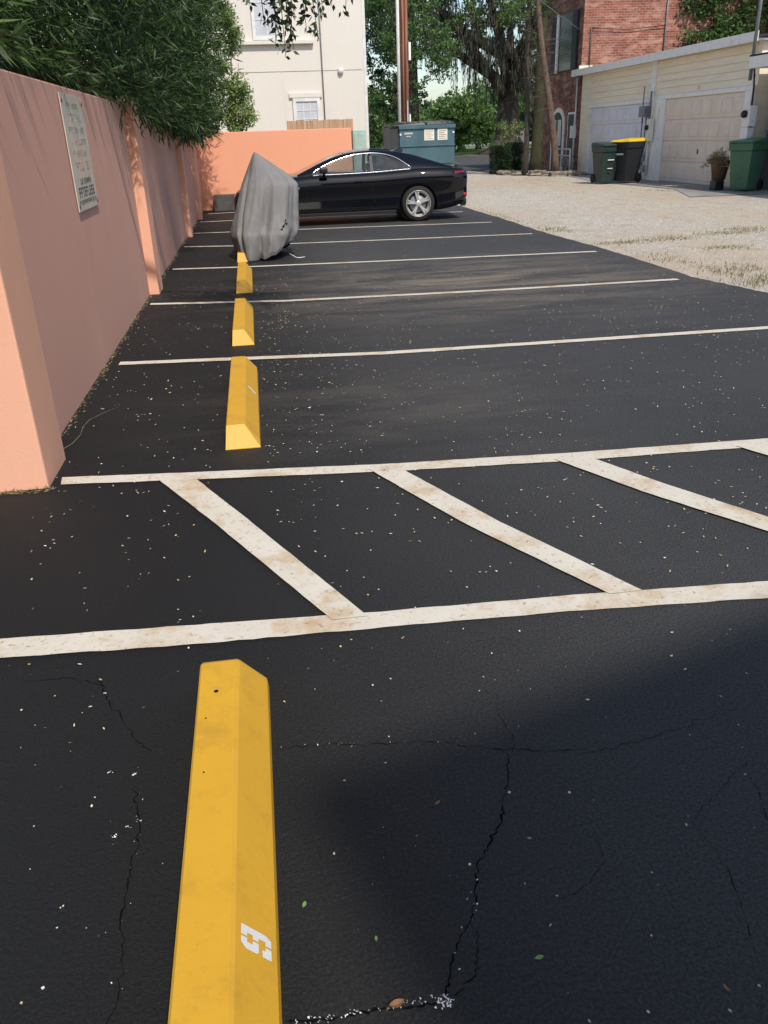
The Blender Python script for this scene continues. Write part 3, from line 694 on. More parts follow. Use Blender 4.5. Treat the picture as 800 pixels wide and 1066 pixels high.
    # wheels
    def wheel(x, s):
        wh = empty('wheel', (x, s*.80, WR), None, None); wh.parent = T
        b = B(); b.lathe([(.235, -.10), (.31, -.105), (.328, -.085), (WR, -.04), (WR, .04), (.328, .085), (.31, .105), (.235, .10)], (0, 0, 0), 'y', 56, False); b.build('tyre', M['rubber'], wh)
        b = B(); b.lathe([(.236, s*.095), (.248, s*.108), (.252, s*.10), (.236, s*.05), (.205, s*.04), (.205, -s*.09), (.232, -s*.10)], (0, 0, 0), 'y', 56, False)
        # five double spokes
        for q in range(5):
            A = 2*math.pi*q/5 + math.pi/2+.12
            for off, wd in ((-.12, .015), (.12, .015)):
                ca, sa = math.cos(A), math.sin(A); ca2, sa2 = math.cos(A+off), math.sin(A+off)
                p0 = Vector((ca*.045, s*.085, sa*.045)); p1 = Vector((ca2*.228, s*.098, sa2*.228)); tdir = Vector((-math.sin(A+off), 0, math.cos(A+off)))
                bt = [p0-tdir*.017, p0+tdir*.017, p0+tdir*.014+Vector((0, -s*.03, 0)), p0-tdir*.014+Vector((0, -s*.03, 0))]
                tp = [p1-tdir*wd, p1+tdir*wd, p1+tdir*wd*.7+Vector((0, -s*.03, 0)), p1-tdir*wd*.7+Vector((0, -s*.03, 0))]
                b.hull([tuple(v) for v in bt], [tuple(v) for v in tp])
        b.lathe([(.055, s*.06), (.058, s*.088), (.040, s*.096), (.001, s*.098)], (0, 0, 0), 'y', 20)
        b.build('rim', M['alloy'], wh)
        b = B(); b.lathe([(.05, 0), (.17, 0), (.17, s*.02), (.05, s*.02)], (0, s*.01, 0), 'y', 32); b.build('brake_disc', M['steel'], wh)
    for ax in AX:
        for s in (1, -1): wheel(ax, s)
    # dark shut underside of the arches
    b = B()
    for ax in AX:
        for s in (1, -1): b.lathe([(.384, 0), (.384, .002)], (ax, s*.63, WR), 'y', 32)
    b.build('arch_liner', M['trimblack'], T)
    return T
car_o = car(); car_o.location = (-.37, 18.06, 0); car_o.rotation_euler.z = R(-1.5)
# car +x runs nose->tail along world +x; near side is -y

# ================================================================== BINS
def bin_(x, y, rz, mb, ml, label, h=1.08, wdt=.56, dep=.66, mark=None):
    t = empty('wheeled_bin', (x, y, 0), label, 'bin', 'wheeled rubbish bins in front of the garages', rz)
    w2, d2 = wdt/2, dep/2; h0 = h*.90
    b = B(); b.hull([(-w2*.72, -d2*.70, .04), (w2*.72, -d2*.70, .04), (w2*.78, d2*.55, .04), (-w2*.78, d2*.55, .04)], [(-w2*.92, -d2*.92, h0-.18), (w2*.92, -d2*.92, h0-.18), (w2*.92, d2*.9, h0-.18), (-w2*.92, d2*.9, h0-.18)])
    b.hull([(-w2*1.0, -d2*1.0, h0-.182), (w2*1.0, -d2*1.0, h0-.182), (w2*.98, d2*.95, h0-.182), (-w2*.98, d2*.95, h0-.182)], [(-w2*1.02, -d2*1.04, h0), (w2*1.02, -d2*1.04, h0), (w2*1.02, d2*1.0, h0), (-w2*1.02, d2*1.0, h0)])
    b.box(-.05, .05, -d2*.90, -d2*.80, .3, .34)
    bd = b.build('bin_body', mb, t)
    mo = bd.modifiers.new('bev', 'BEVEL'); mo.width = .018; mo.segments = 2
    b = B(); b.hull([(-w2*1.08, -d2*1.16, h0+.003), (w2*1.08, -d2*1.16, h0+.003), (w2*1.06, d2*1.02, h0+.003), (-w2*1.06, d2*1.02, h0+.003)], [(-w2*.98, -d2*1.0, h0+.05), (w2*.98, -d2*1.0, h0+.05), (w2*.96, d2*.98, h0+.10), (-w2*.96, d2*.98, h0+.10)])
    ld = b.build('lid', ml, t); mo = ld.modifiers.new('bev', 'BEVEL'); mo.width = .014; mo.segments = 2
    b = B(); b.tube([(-w2*.8, d2*1.10, h0+.01), (w2*.8, d2*1.10, h0+.01)], .016); b.tube([(-w2*.7, d2*.98, h0+.02), (-w2*.7, d2*1.12, h0+.01)], .016); b.tube([(w2*.7, d2*.98, h0+.02), (w2*.7, d2*1.12, h0+.01)], .016); b.build('handle', mb, t)
    for s in (-1, 1):
        b = B(); b.lathe([(.04, -.03), (.125, -.03), (.135, -.01), (.135, .01), (.125, .03), (.04, .03)], (s*(w2*.74+.02), d2*.66, .135), 'x', 24); b.build('wheel', M['rubber'], t)
    return t
b1 = bin_(11.05, 26.5, R(8), M['bin_dark'], M['bin_dark'], 'dark green wheeled bin standing to the left of the yellow lidded bin', 1.20, .62, .72)
b2 = bin_(11.68, 26.25, R(-66), M['bin_black'], M['bin_yellow'], 'black wheeled bin with a yellow lid in front of the grey garage door', 1.30, .66, .80)
b3 = bin_(12.60, 21.0, R(-62), M['bin_green'], M['bin_green'], 'bright green wheeled bin beside the potted plant at the right edge', 1.26, .66, .80)


# cover's printed mark, strap; bins' printed marks
def text_mesh(name, txt, size, m, parent, mw, ext=.0008):
    cu = bpy.data.curves.new(name, 'FONT'); cu.body = txt; cu.size = size; cu.extrude = ext; cu.align_x = 'CENTER'; cu.align_y = 'CENTER'
    ob = bpy.data.objects.new('tmp', cu); COL.objects.link(ob); dg = bpy.context.evaluated_depsgraph_get(); dg.update()
    me = bpy.data.meshes.new_from_object(ob.evaluated_get(dg)); bpy.data.objects.remove(ob); bpy.data.curves.remove(cu)
    me.materials.clear(); o = link(name, me, m, parent); o.matrix_local = mw; return o
def scribble(name, m, parent, dots, th=.008):
    b = B()
    for a, c in dots: b.tube([a, c], th, 5)
    return b.build(name, m, parent)
bpy.context.view_layer.update()
# mark on the tarp: found by casting a ray onto the cloth from the camera's side of the lot
fab = [o for o in ct.children if o.name.startswith('fabric')][0]
def on_cloth(x, z):
    dg = bpy.context.evaluated_depsgraph_get(); ev = fab.evaluated_get(dg)
    inv = fab.matrix_world.inverted(); o_ = inv @ Vector((x, 8, z)); hit, loc, nor, _ = ev.ray_cast(o_, Vector((0, 1, 0)))
    return fab.matrix_world @ loc if hit else Vector((x, 12.4, z))
ctm = ct.matrix_world.inverted()
b = B()
for tri in (((.36, .455), (.415, .50), (.395, .44)), ((.405, .52), (.455, .50), (.43, .465)), ((.335, .42), (.37, .445), (.375, .405)), ((.42, .56), (.44, .53), (.415, .52))):
    ps = [on_cloth(x, z)+Vector((0, -.006, 0)) for x, z in tri]; b.poly([tuple(ctm @ p) for p in ps])
b.build('printed_mark', M['crack'], ct)
b = B(); pts_ = [(.45, 12.62, .05), (.50, 12.55, .03), (.54, 12.46, .012), (.60, 12.44, .010), (.67, 12.5, .010)]
b.tube([tuple(ctm @ Vector(p)) for p in pts_], .007, 6); b.build('tie_strap', M['white'], ct)
b = B(); b.lathe([(.20, -.05), (.27, -.055), (.30, -.02), (.30, .02), (.27, .055), (.20, .05)], (0, 0, 0), 'x', 32)
o = b.build('tyre', M['rubber'], ct); o.location = ctm @ Vector((.08, 12.72, .30))
for bb_, txt in ((b2, 1), (b3, 2)):
    b = B()
    if txt == 1:
        b.poly([(-.17, -.3835, .83), (-.11, -.388, .86), (-.11, -.381, .80)]); 
        for i in range(6): b.poly([(-.095+i*.045, -.3815, .805), (-.06+i*.045, -.3815, .805), (-.06+i*.045, -.3885, .855-.004*(i % 2)), (-.095+i*.045, -.3885, .855)])
        o = b.build('printed_mark', M['white'], bb_)
    
def side_mark(par, x, rows):
    b = B()
    for (y0, y1, z0, z1, n) in rows:
        cw = (y1-y0)/n
        for i in range(n): b.poly([(x, y0+i*cw, z0), (x, y0+(i+.72)*cw, z0), (x-.004*0, y0+(i+.72)*cw, z1), (x, y0+i*cw, z1)])
    return b.build('printed_mark', M['white'], par)
side_mark(b3, -.345, [(-.26, .02, .83, .865, 5), (-.20, -.02, .935, .955, 4)])
b = B()
b.box(-.11, .11, -.352, -.350, .66, .69); b.box(-.09, .09, -.33, -.328, .42, .44); b.build('printed_mark', M['white'], b1)

# ================================================================== GARAGE BLOCK
G_ = empty('double_garage', (13, 28, 0), 'cream clapboard garage block with two roller doors under a white eave', 'garage'); G_.location = (0, 0, 0)
b = B(); b.box(13.02, 18.0, 21.75, 34.0, -.05, 3.45, 0); b.build('wall', M['siding'], G_)
def clap(y0, y1, z0, z1, nm='siding'):
    b = B(); z = z0; st = .185
    while z < z1-.02:
        t = min(z+st, z1); b.prism([(12.985, z), (13.021, z), (13.021, t), (13.003, t)], 'y', y0, y1); z += st+.006
    # prism 'y' maps (p0, t, p1)
    return b.build(nm, M['siding'], G_)
clap(21.95, 27.50, 2.46, 3.44); clap(27.80, 33.0, 2.40, 3.44)
b = B(); b.box(12.96, 13.022, 33.0, 33.30, 2.05, 3.45); b.build('corner_board', M['cream'], G_)
b = B(); b.box(12.955, 13.02, 27.50, 27.80, 2.30, 3.44); b.build('centre_board', M['trim'], G_)
b = B(); b.box(12.95, 13.018, 21.75, 27.52, 2.34, 2.455, .004); b.build('header', M['trim'], G_)
b = B(); b.box(12.95, 13.018, 27.82, 33.0, 2.28, 2.395, .004); b.build('header', M['trim'], G_)
for y0, y1, m_, z in ((26.65, 27.45, 'trim', 2.338), (32.75, 33.25, 'cream', 2.27), (21.78, 22.12, 'trim', 2.338)):
    b = B(); b.box(12.93, 13.016, y0, y1, -.03, z, .005); b.build('door_jamb', M[m_], G_)
def roller(y0, y1, z1, m, nm):
    b = B(); n = 4; hh = (z1+.02)/n
    for i in range(n):
        b.box(12.995, 13.013, y0, y1, -.02+i*hh+.014, -.02+(i+1)*hh-.014, .004)
        npn = 8; pw = (y1-y0)/npn
        for j in range(npn): b.box(12.978, 12.999, y0+j*pw+.07, y0+(j+1)*pw-.07, -.02+i*hh+.11, -.02+(i+1)*hh-.11, .009)
    d = b.build(nm, m, G_); return d
d1 = roller(22.13, 26.64, 2.33, M['door_beige'], 'garage_door'); d1['label'] = 'beige panelled garage door'
b = B(); b.box(12.96, 12.994, 24.30, 24.36, .80, .93, .004); b.build('handle', M['rust'], d1)
d2 = roller(28.0, 32.74, 2.27, M['door_white'], 'garage_door'); d2['label'] = 'grey white panelled garage door'
b = B(); b.box(12.97, 13.014, 27.46, 27.99, -.03, 2.27, .002); b.build('service_panel', M['door_white'], G_)
b = B(); b.hull([(12.72, 21.5, 3.50), (18.2, 21.5, 3.95), (18.2, 34.25, 3.95), (12.72, 34.25, 3.50)], [(12.72, 21.5, 3.56), (18.2, 21.5, 4.02), (18.2, 34.25, 4.02), (12.72, 34.25, 3.56)]); b.build('roof', M['roof'], G_)
b = B(); b.box(12.66, 12.715, 21.5, 34.3, 3.42, 3.64, .004); b.box(12.716, 13.04, 21.55, 34.2, 3.452, 3.49); b.build('fascia', M['trim'], G_)
o = text_mesh('house_number', '11', .17, M['fadedgrey'], G_, Matrix.Translation((12.976, 24.72, 2.545)) @ Matrix.Rotation(R(-90), 4, 'Z') @ Matrix.Rotation(R(90), 4, 'X'))
b = B(); b.box(12.915, 12.928, 26.95, 27.05, 1.75, 2.1, .003); b.build('notice_plate', M['door_beige'], G_)
# meters and pipes between the doors
mt = empty('utility_meters', (0, 0, 0), 'cluster of grey boxes, meters and pipes between the two garage doors', 'utility meters')
b = B(); b.box(12.72, 12.90, 27.62, 28.02, 1.86, 2.18, .01); b.build('breaker_box', M['greybox'], mt)
b = B(); b.box(12.74, 12.90, 27.20, 27.42, 1.15, 1.80, .012); b.build('meter_box', M['cream'], mt)
b = B(); b.lathe([(.07, 0), (.08, -.05), (.05, -.09), (.001, -.10)], (12.74, 27.31, 1.55), 'x', 20); b.build('meter_dial', M['lens'], mt)
for y, z0, z1, r_, x_ in ((27.98, .1, 1.86, .022, 12.85), (27.72, .8, 1.86, .02, 12.86), (27.55, 1.8, 2.6, .03, 12.88), (27.35, 1.8, 2.5, .028, 12.87), (27.42, .1, 1.15, .035, 12.86), (28.05, 2.18, 2.75, .018, 12.86)):
    b = B(); b.tube([(x_, y, z0), (x_, y, z1)], r_, 8); b.build('conduit', M['greybox'] if y > 27.5 else M['cream'], mt)
b = B(); b.lathe([(.15, -.09), (.17, -.06), (.17, .06), (.15, .09)], (12.72, 28.35, .75), 'x', 20); b.build('gas_meter', M['steel'], mt)
b = B(); b.tube([(12.75, 28.30, .92), (12.75, 28.2, 1.0), (12.76, 27.95, 1.02), (12.78, 27.95, .5), (12.78, 28.2, .45), (12.78, 28.2, .2)], .02, 7); b.tube([(12.78, 27.6, .1), (12.78, 27.6, .95), (12.78, 27.75, 1.0)], .025, 7); b.build('gas_pipe', M['greybox'], mt)
for y, z in ((27.6, .55), (27.75, .3), (27.5, .22), (27.85, .62)):
    b = B(); b.box(12.74, 12.86, y-.07, y+.07, z, z+.2, .015); b.build('valve', M['steel'], mt)
mb_ = empty('meter_cabinet', (0, 0, 0), 'pale electric meter cabinet with a round dark dial beside the beige garage door', 'meter')
b = B(); b.box(12.72, 12.92, 21.42, 21.76, 1.50, 1.98, .012); o1 = b.build('meter_box', M['trim'], mb_)
b = B(); b.box(12.74, 12.92, 21.46, 21.80, 1.08, 1.47, .012); b.build('meter_box', M['trim'], mb_)
b = B(); b.lathe([(.085, 0), (.095, -.06), (.06, -.11), (.001, -.12)], (12.72, 21.60, 1.79), 'x', 24); b.build('meter_dial', M['lens'], mb_)
b = B(); b.tube([(12.83, 21.62, 1.98), (12.83, 21.62, 2.7)], .028, 8); b.build('conduit', M['trim'], mb_)
b = B(); b.box(12.76, 12.92, 21.50, 21.84, .30, 1.02, .01); b.build('lower_box', M['greybox'], mb_)
ms = empty('service_mast', (0, 0, 0), 'thin grey service mast rising past the garage eave at the right edge', 'mast')
b = B(); b.tube([(12.62, 21.46, 2.55), (12.62, 21.46, 6.6)], .045, 8); b.build('mast_pipe', M['greybox'], ms)
b = B(); b.tube([(12.62, 21.50, 3.3), (12.70, 21.50, 3.0), (12.78, 21.50, 2.4), (12.80, 21.52, 1.99)], .022, 6); b.build('cable', M['dark'], ms)
# grey neighbour at right edge
N_ = empty('grey_outbuilding', (0, 0, 0), 'grey painted outbuilding with a white eave at the right edge', 'building')
b = B(); b.box(13.25, 18, 13.0, 21.38, -.05, 2.80, .01); b.build('wall', M['greywall'], N_)
b = B(); b.box(12.50, 18.2, 12.8, 21.42, 3.07, 3.11); b.build('roof', M['roof'], N_)
b = B(); b.box(12.50, 13.3, 12.8, 21.42, 2.81, 3.068, .004); b.build('fascia', M['trim'], N_)
wn = B(); wn.box(13.21, 13.25, 19.7, 21.05, 1.85, 2.5, .004); wf = wn.build('window', M['dark'], N_)
wn = B(); wn.box(13.15, 13.25, 19.6, 21.10, 1.70, 1.84, .006); wn.build('sill', M['trim'], wf)
b = B(); b.box(13.20, 13.248, 20.2, 20.6, -.03, .9, .004); b.build('corner_board', M['trim'], N_)
# ================================================================== BRICK HOUSE
H_ = empty('brick_house', (0, 0, 0), 'tall red brick house behind the garages with dark shutters and an arched doorway', 'house')
b = B(); b.box(13.06, 23, 34.32, 39.6, -.05, 9.0); b.build('wall', M['brick'], H_)
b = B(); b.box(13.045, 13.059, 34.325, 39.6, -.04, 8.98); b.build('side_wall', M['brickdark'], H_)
b = B(); b.box(12.95, 13.5, 34.26, 34.318, 3.5, 3.80, .004); b.build('flashing', M['cream'], H_)
# arched doorway
def arch(bx, y0, y1, zs, x0, x1, n=14, inset=0):
    c = (y0+y1)/2; r_ = (y1-y0)/2; P = [(y0, -.03), (y1, -.03)] + [(c+r_*math.cos(math.pi*i/n), zs+r_*.85*math.sin(math.pi*i/n)) for i in range(n+1)]
    bx.prism(P, 'x', x0, x1)
b = B(); arch(b, 35.75, 37.3, 1.75, 13.0, 13.062); dw = b.build('arched_doorway', M['trim'], H_)
b = B(); arch(b, 35.95, 37.1, 1.75, 12.98, 12.999); b.build('door_leaf', M['navy'], dw)
for y0, y1 in ((36.0, 36.42), (36.62, 37.04)):
    b = B(); b.box(12.965, 12.979, y0, y1, .95, 1.95, .003); b.build('sidelight', M['white'], dw)
b = B(); arch(b, 35.62, 37.43, 1.80, 13.04, 13.058); b.build('brick_arch', M['pole'], dw)
b = B(); b.box(13.0, 13.062, 34.60, 35.35, -.03, 2.20, .004); d_ = b.build('side_door', M['trim'], H_)
b = B(); b.box(12.985, 12.999, 34.64, 35.25, .0, 2.12, .004); b.build('door_leaf', M['navy'], d_)
b = B(); b.box(12.99, 13.062, 35.1, 37.0, 3.75, 5.75, .005); wf = b.build('window', M['lens'], H_)
b = B(); b.box(12.93, 12.989, 36.85, 37.05, 3.70, 5.8, .005); b.build('frame', M['trim'], wf)
for y0, y1 in ((34.75, 35.3), (37.1, 37.7)):
    b = B(); b.box(12.96, 13.0, y0, y1, 3.75, 5.75, .004)
    for i in range(26): b.box(12.945, 12.962, y0+.05, y1-.05, 3.85+i*.07, 3.89+i*.07)
    b.build('shutter', M['navy'], wf)
b = B(); b.tube([(12.98, 34.45, .0), (12.98, 34.45, 3.4)], .03, 8); b.build('downpipe', M['trim'], H_)
b = B(); b.tube([(12.98, 39.3, .0), (12.98, 39.3, 8)], .05, 8); b.build('downpipe', M['trim'], H_)
b = B(); b.tube([(16.35, 34.27, 3.6), (16.35, 34.27, 6.5)], .03, 8); b.tube([(13.35, 34.27, 3.6), (13.35, 34.27, 5.1), (13.5, 34.2, 5.2)], .025, 8); b.build('conduit', M['greybox'], H_)
b = B(); b.tube([(13.4, 34.24, 5.05), (14.8, 34.24, 4.98), (16.35, 34.24, 5.1)], .012, 5); b.build('cable', M['dark'], H_)
b = B(); b.box(12.85, 13.04, 34.42, 34.62, 1.25, 1.7, .01); b.build('meter_box', M['trim'], H_)
rk = empty('gas_pipe_rack', (0, 0, 0), 'white pipe frame with gas meters standing against the brick house', 'pipe rack')
b = B(); b.tube([(12.5, 33.5, 0), (12.5, 33.5, .86), (12.6, 35.2, .86), (12.6, 35.2, 0)], .035, 8); b.tube([(12.5, 33.52, .62), (12.6, 35.18, .62)], .028, 8); b.build('pipe_frame', M['white'], rk)
for y in (33.9, 34.5):
    b = B(); b.box(12.55, 12.8, y-.13, y+.13, .2, .52, .04); b.build('gas_meter', M['steel'], rk)
ws = B(); ws.tube([(12.9, 34.3, 5.0), (11.6, 33.0, 5.35), (8, 30, 6.6), (2, 27, 9)], .013, 5)
tag(ws.build('overhead_cable', M['steel']), 'thin overhead cable running from the brick house up to the left', 'cable')

# potted plant
pp = empty('potted_plant', (12.45, 22.05, 0), 'bushy plant in a terracotta pot between the beige garage door and bright green bin', 'potted plant')
b = B(); b.lathe([(.15, 0), (.16, .02), (.16, .18), (.13, .2), (.17, .22), (.235, .62), (.25, .64), (.25, .70), (.21, .70), (.20, .6), (.001, .6)], (0, 0, 0), 'z', 28); b.build('pot', M['terracotta'], pp)
n = 900; d = unit(n); d[:, 2] = np.abs(d[:, 2])*.7+.1; base = np.array([0, 0, .66])+RNG.normal(size=(n, 3))*np.array([.05, .05, .03])
c = base + d*RNG.random((n, 1))*.34; c[:, 2] -= .9*np.linalg.norm(c[:, :2], axis=1)**2*1.6; c[:, 0] -= .06; c[:, 1] += .02
leaves('foliage', c, d+unit(n)*.5, .11, .022, M['weed'], pp)
pb = B(); pb.box(12.10, 12.34, 21.55, 21.85, -.02, .22, .03); tag(pb.build('plastic_crate', M['bin_black']), 'low black plastic box on the ground by the potted plant', 'box')

# ================================================================== DUMPSTER
D_ = empty('dumpster', (0, 0, 0), 'teal steel dumpster with two paper notices behind the black car', 'dumpster')
b = B(); b.box(4.42, 6.08, 26.0, 27.5, .10, 1.82, .012); b.build('container', M['teal'], D_)
b = B(); b.box(4.14, 4.415, 26.05, 27.45, .06, 1.80, .012); o = b.build('side_panel', M['tealdark'], D_)
b = B(); b.box(4.22, 4.34, 26.035, 26.049, .98, 1.14, .002); b.build('rust_patch', M['rust'], o)
b = B(); b.box(4.40, 6.10, 25.955, 25.998, 1.74, 1.835, .006); b.build('top_rail', M['teal'], D_)
b = B(); b.box(4.41, 6.09, 25.965, 25.998, 1.265, 1.30, .005); b.build('rib', M['teal'], D_)
b = B(); b.hull([(4.16, 25.98, 1.84), (5.2, 25.98, 1.845), (5.2, 27.5, 1.845), (4.16, 27.5, 1.84)], [(4.16, 25.98, 1.865), (5.15, 26.0, 1.90), (5.15, 27.5, 1.95), (4.16, 27.5, 1.90)]); b.build('lid', M['bin_black'], D_)
b = B(); b.hull([(5.25, 25.98, 1.845), (6.1, 25.98, 1.84), (6.1, 27.5, 1.84), (5.25, 27.5, 1.845)], [(5.27, 26.0, 1.91), (6.08, 25.98, 1.865), (6.08, 27.5, 1.93), (5.27, 27.5, 1.95)]); b.build('lid', M['bin_black'], D_)
for i in range(9):
    b = B(); x = 4.6+i*.17; b.tube([(x, 26.02, 1.90), (x, 27.4, 1.95)], .018, 6); b.build('lid_ridge', M['greybox'], D_)
for x0, x1 in ((5.16, 5.46), (5.56, 5.86)):
    b = B(); b.box(x0, x1, 25.990, 25.997, 1.42, 1.725, .001); o = b.build('paper_notice', M['paper'], D_)
    b = B()
    for q in range(5): b.box(x0+.04, x1-.04-.05*(q % 2), 25.987, 25.9895, 1.46+q*.05, 1.472+q*.05)
    b.build('print_lines', M['fadedgrey'] if x0 < 5.5 else M['ink'], o)
b = B()
for q in range(7): b.box(4.57+q*.036, 4.595+q*.036, 25.990, 25.9975, 1.60, 1.645)
for q in range(4): b.box(4.62+q*.036, 4.645+q*.036, 25.990, 25.9975, 1.53, 1.555)
b.build('lettering', M['white'], D_)
b = B(); b.lathe([(.03, 0), (.03, -.012)], (4.45, 25.99, 1.60), 'y', 12); b.lathe([(.03, 0), (.03, -.012)], (6.04, 25.99, 1.62), 'y', 12); b.build('reflector', M['white'], D_)
for x in (4.7, 5.9):
    b = B(); b.box(x-.04, x+.04, 26.2, 27.3, -.03, .10); b.build('skid', M['tealdark'], D_)
# utility poles
pw = empty('white_pole', (4.95, 29, 0), 'slim white metal pole just left of the brown utility pole', 'pole')
b = B(); b.lathe([(.052, -.05), (.050, 9)], (0, 0, 0), 'z', 14); b.build('shaft', M['white'], pw)
pu = empty('utility_pole', (5.18, 29.3, 0), 'reddish brown wooden utility pole with conduits, rising behind the dumpster', 'utility pole')
b = B(); b.lathe([(.15, -.05), (.125, 9.5)], (0, 0, 0), 'z', 20); b.build('shaft', M['pole'], pu)
for x, y, r_, z1, m_ in ((-.16, -.06, .025, 9, 'pole'), (-.06, -.17, .022, 9, 'pole'), (.06, -.17, .030, 2.6, 'steel'), (.02, -.18, .016, 9, 'rust'), (.15, -.10, .020, 2.2, 'trim')):
    b = B(); b.tube([(x, y, 0), (x, y, z1)], r_, 8); b.build('conduit', M[m_], pu)
b = B(); b.box(.13, .20, -.16, -.06, 3.75, 4.25, .006); b.build('equipment_box', M['trim'], pu)

# ================================================================== BEIGE HOUSE + FENCE
K_ = empty('beige_house', (0, 0, 0), 'pale beige stucco house with white windows behind the orange wall', 'house')
b = B(); b.box(-7, 3.76, 28.0, 40, -.05, 9.5, .01); b.build('wall', M['beige'], K_)
b = B(); b.box(3.70, 3.785, 27.985, 28.12, -.05, 9.5, .005); b.build('corner_trim', M['white'], K_)
def win(x0, x1, z0, z1, nx, nz, nm='window'):
    b = B(); t = .10
    b.box(x0, x0+t, 27.94, 28.02, z0, z1); b.box(x1-t, x1, 27.94, 28.02, z0, z1); b.box(x0+t, x1-t, 27.941, 28.019, z0, z0+t); b.box(x0+t, x1-t, 27.941, 28.019, z1-t, z1); f = b.build(nm, M['white'], K_)
    b = B(); b.box(x0+t, x1-t, 27.975, 27.99, z0+t, z1-t); b.build('pane', M['blind'], f)
    b = B()
    for i in range(1, nx): x = x0+t+(x1-x0-2*t)*i/nx; b.box(x-.012, x+.012, 27.965, 27.9745, z0+t, z1-t)
    for i in range(1, nz): z = z0+t+(z1-z0-2*t)*i/nz; b.box(x0+t, x1-t, 27.962, 27.9645, z-.014, z+.014)
    b.build('glazing_bars', M['white'], f)
win(1.46, 2.30, 1.55, 2.72, 3, 4); win(.42, 1.30, 4.28, 6.2, 2, 4)
b = B(); b.box(1.36, 2.36, 27.93, 28.0, 2.725, 2.86, .01); b.build('lintel', M['beige'], K_)
b = B(); b.box(-.3, 2.2, 27.86, 28.0, 4.16, 4.26, .01); b.build('ledge', M['beige'], K_)
b = B(); b.box(-7, 3.65, 27.992, 28.01, 3.44, 3.452); b.build('stucco_joint', M['concrete'], K_)
b = B(); b.tube([(2.42, 27.96, 1.5), (2.42, 27.96, 9)], .018, 8); b.build('downpipe', M['steel'], K_)
b = B(); b.lathe([(.09, 0), (.085, -.08), (.05, -.12), (.001, -.13)], (2.98, 28.0, 3.42), 'y', 20); b.build('wall_lamp', M['white'], K_)
b = B(); b.box(-.55, -.12, 27.97, 28.0, -.05, 2.15, .004); b.build('dark_door', M['lens'], K_)
F_ = empty('board_fence', (0, 0, 0), 'short run of light brown board fence in front of the beige house window', 'fence')
b = B()
for i in range(15): x = 1.12+i*.126; b.box(x, x+.118, 25.5+random.uniform(0, .01), 25.53+random.uniform(0, .01), -.05, 2.05+random.uniform(-.01, .01), .003)
b.build('boards', M['wood'], F_)
b = B(); b.box(1.1, 3.0, 25.54, 25.58, 1.6, 1.7); b.box(1.1, 3.0, 25.54, 25.58, .4, .5); b.build('rail', M['wood'], F_)

# ================================================================== VEGETATION
# bamboo hedge over the pink wall
hb_ = empty('bamboo_hedge', (-2.2, 12, 0), 'tall dark bamboo hedge spilling over the top of the pink wall', 'bamboo'); hb_.location = (0, 0, 0)
def hedge_edge(y, z):
    """how far right (x) the foliage reaches at this distance and height"""
    over = np.interp(y, [3, 6, 8.5, 11, 14, 18, 22], [-1.42, -1.40, -1.25, -1.05, -.95, -.98, -1.0])
    bulge = np.interp(z, [1.5, 1.9, 2.3, 3.0, 4.5, 6], [-.55, -.18, .0, .12, .12, -.1])
    return over + bulge*np.interp(y, [3, 8, 14], [0, .5, 1.])
def sprays(n, y0, y1, scale, zlo=1.55, zhi=5.6, per=7):
    y = RNG.uniform(y0, y1, n); z = zlo + (zhi-zlo)*RNG.random(n)**.85
    floor_ = np.interp(y, [3, 6.5, 9, 12, 18, 22], [2.16, 2.14, 2.10, 1.97, 1.90, 1.98]); z = np.maximum(z, floor_+RNG.random(n)*.12)
    lump = .22*np.sin(y*2.3+z*1.7)+.16*np.sin(y*5.1-z*3.9+1)+.10*np.sin(y*9+z*7)
    depth = RNG.random(n)**1.7*1.9
    x = hedge_edge(y, z)+lump*np.interp(y, [3, 8, 12], [.15, .5, 1]) - depth
    back = (z < 2.08) & (x < -1.25); x[y < 8.6] = np.minimum(x[y < 8.6], -1.46-RNG.random((y < 8.6).sum())*.1); x[back] = -1.30+RNG.random(back.sum())*.35*np.interp(y[back], [3, 9, 12], [0, .2, 1])
    c = np.stack([x, y, z], 1)
    d = np.stack([.45+RNG.normal(size=n)*.6, RNG.normal(size=n)*.8-.25, -.40+RNG.normal(size=n)*.6], 1); d /= np.linalg.norm(d, axis=1, keepdims=True)
    C = []; D = []
    for k_ in range(per):
        C.append(c+d*scale*(.05*k_)+RNG.normal(size=(n, 3))*.012); D.append(d+RNG.normal(size=(n, 3))*.55+np.array([0, 0, -.15]))
    C = np.concatenate(C); D = np.concatenate(D); m = len(C); k2 = C[:, 0] < -1.28
    keep = ~((C[:, 2] < 2.03) & k2 & (C[:, 1] < 10)) & ~((C[:, 2] < 2.12) & (C[:, 1] < 7.5)) & ~((C[:, 2] < 2.0) & (C[:, 1] < 9.4)) ; C, D = C[keep], D[keep]; m = len(C)
    L = scale*RNG.uniform(.09, .17, m); return C, D, L, L*.13
A1 = sprays(6500, 2.6, 9.0, 1.0, zhi=4.4); A2 = sprays(7500, 8.6, 15.5, 1.02); A3 = sprays(5200, 15, 22.4, 1.3)
cat = [np.concatenate(t) for t in zip(A1, A2, A3)]
leaves('foliage', cat[0], cat[1], cat[2], cat[3], M['bamboo'], hb_)
b = B()
for i in range(60):
    y = random.uniform(2.8, 22.2); x = random.uniform(-3.0, -1.8); l = random.uniform(.1, .6)
    b.tube([(x, y, 0), (x+.05*l, y, 2.5), (x+l*.6, y-.1, 4.4), (x+l*1.3, y-.2, 5.6)], [.018, .016, .011, .004], 5)
b.build('culms', M['ivybark'], hb_)
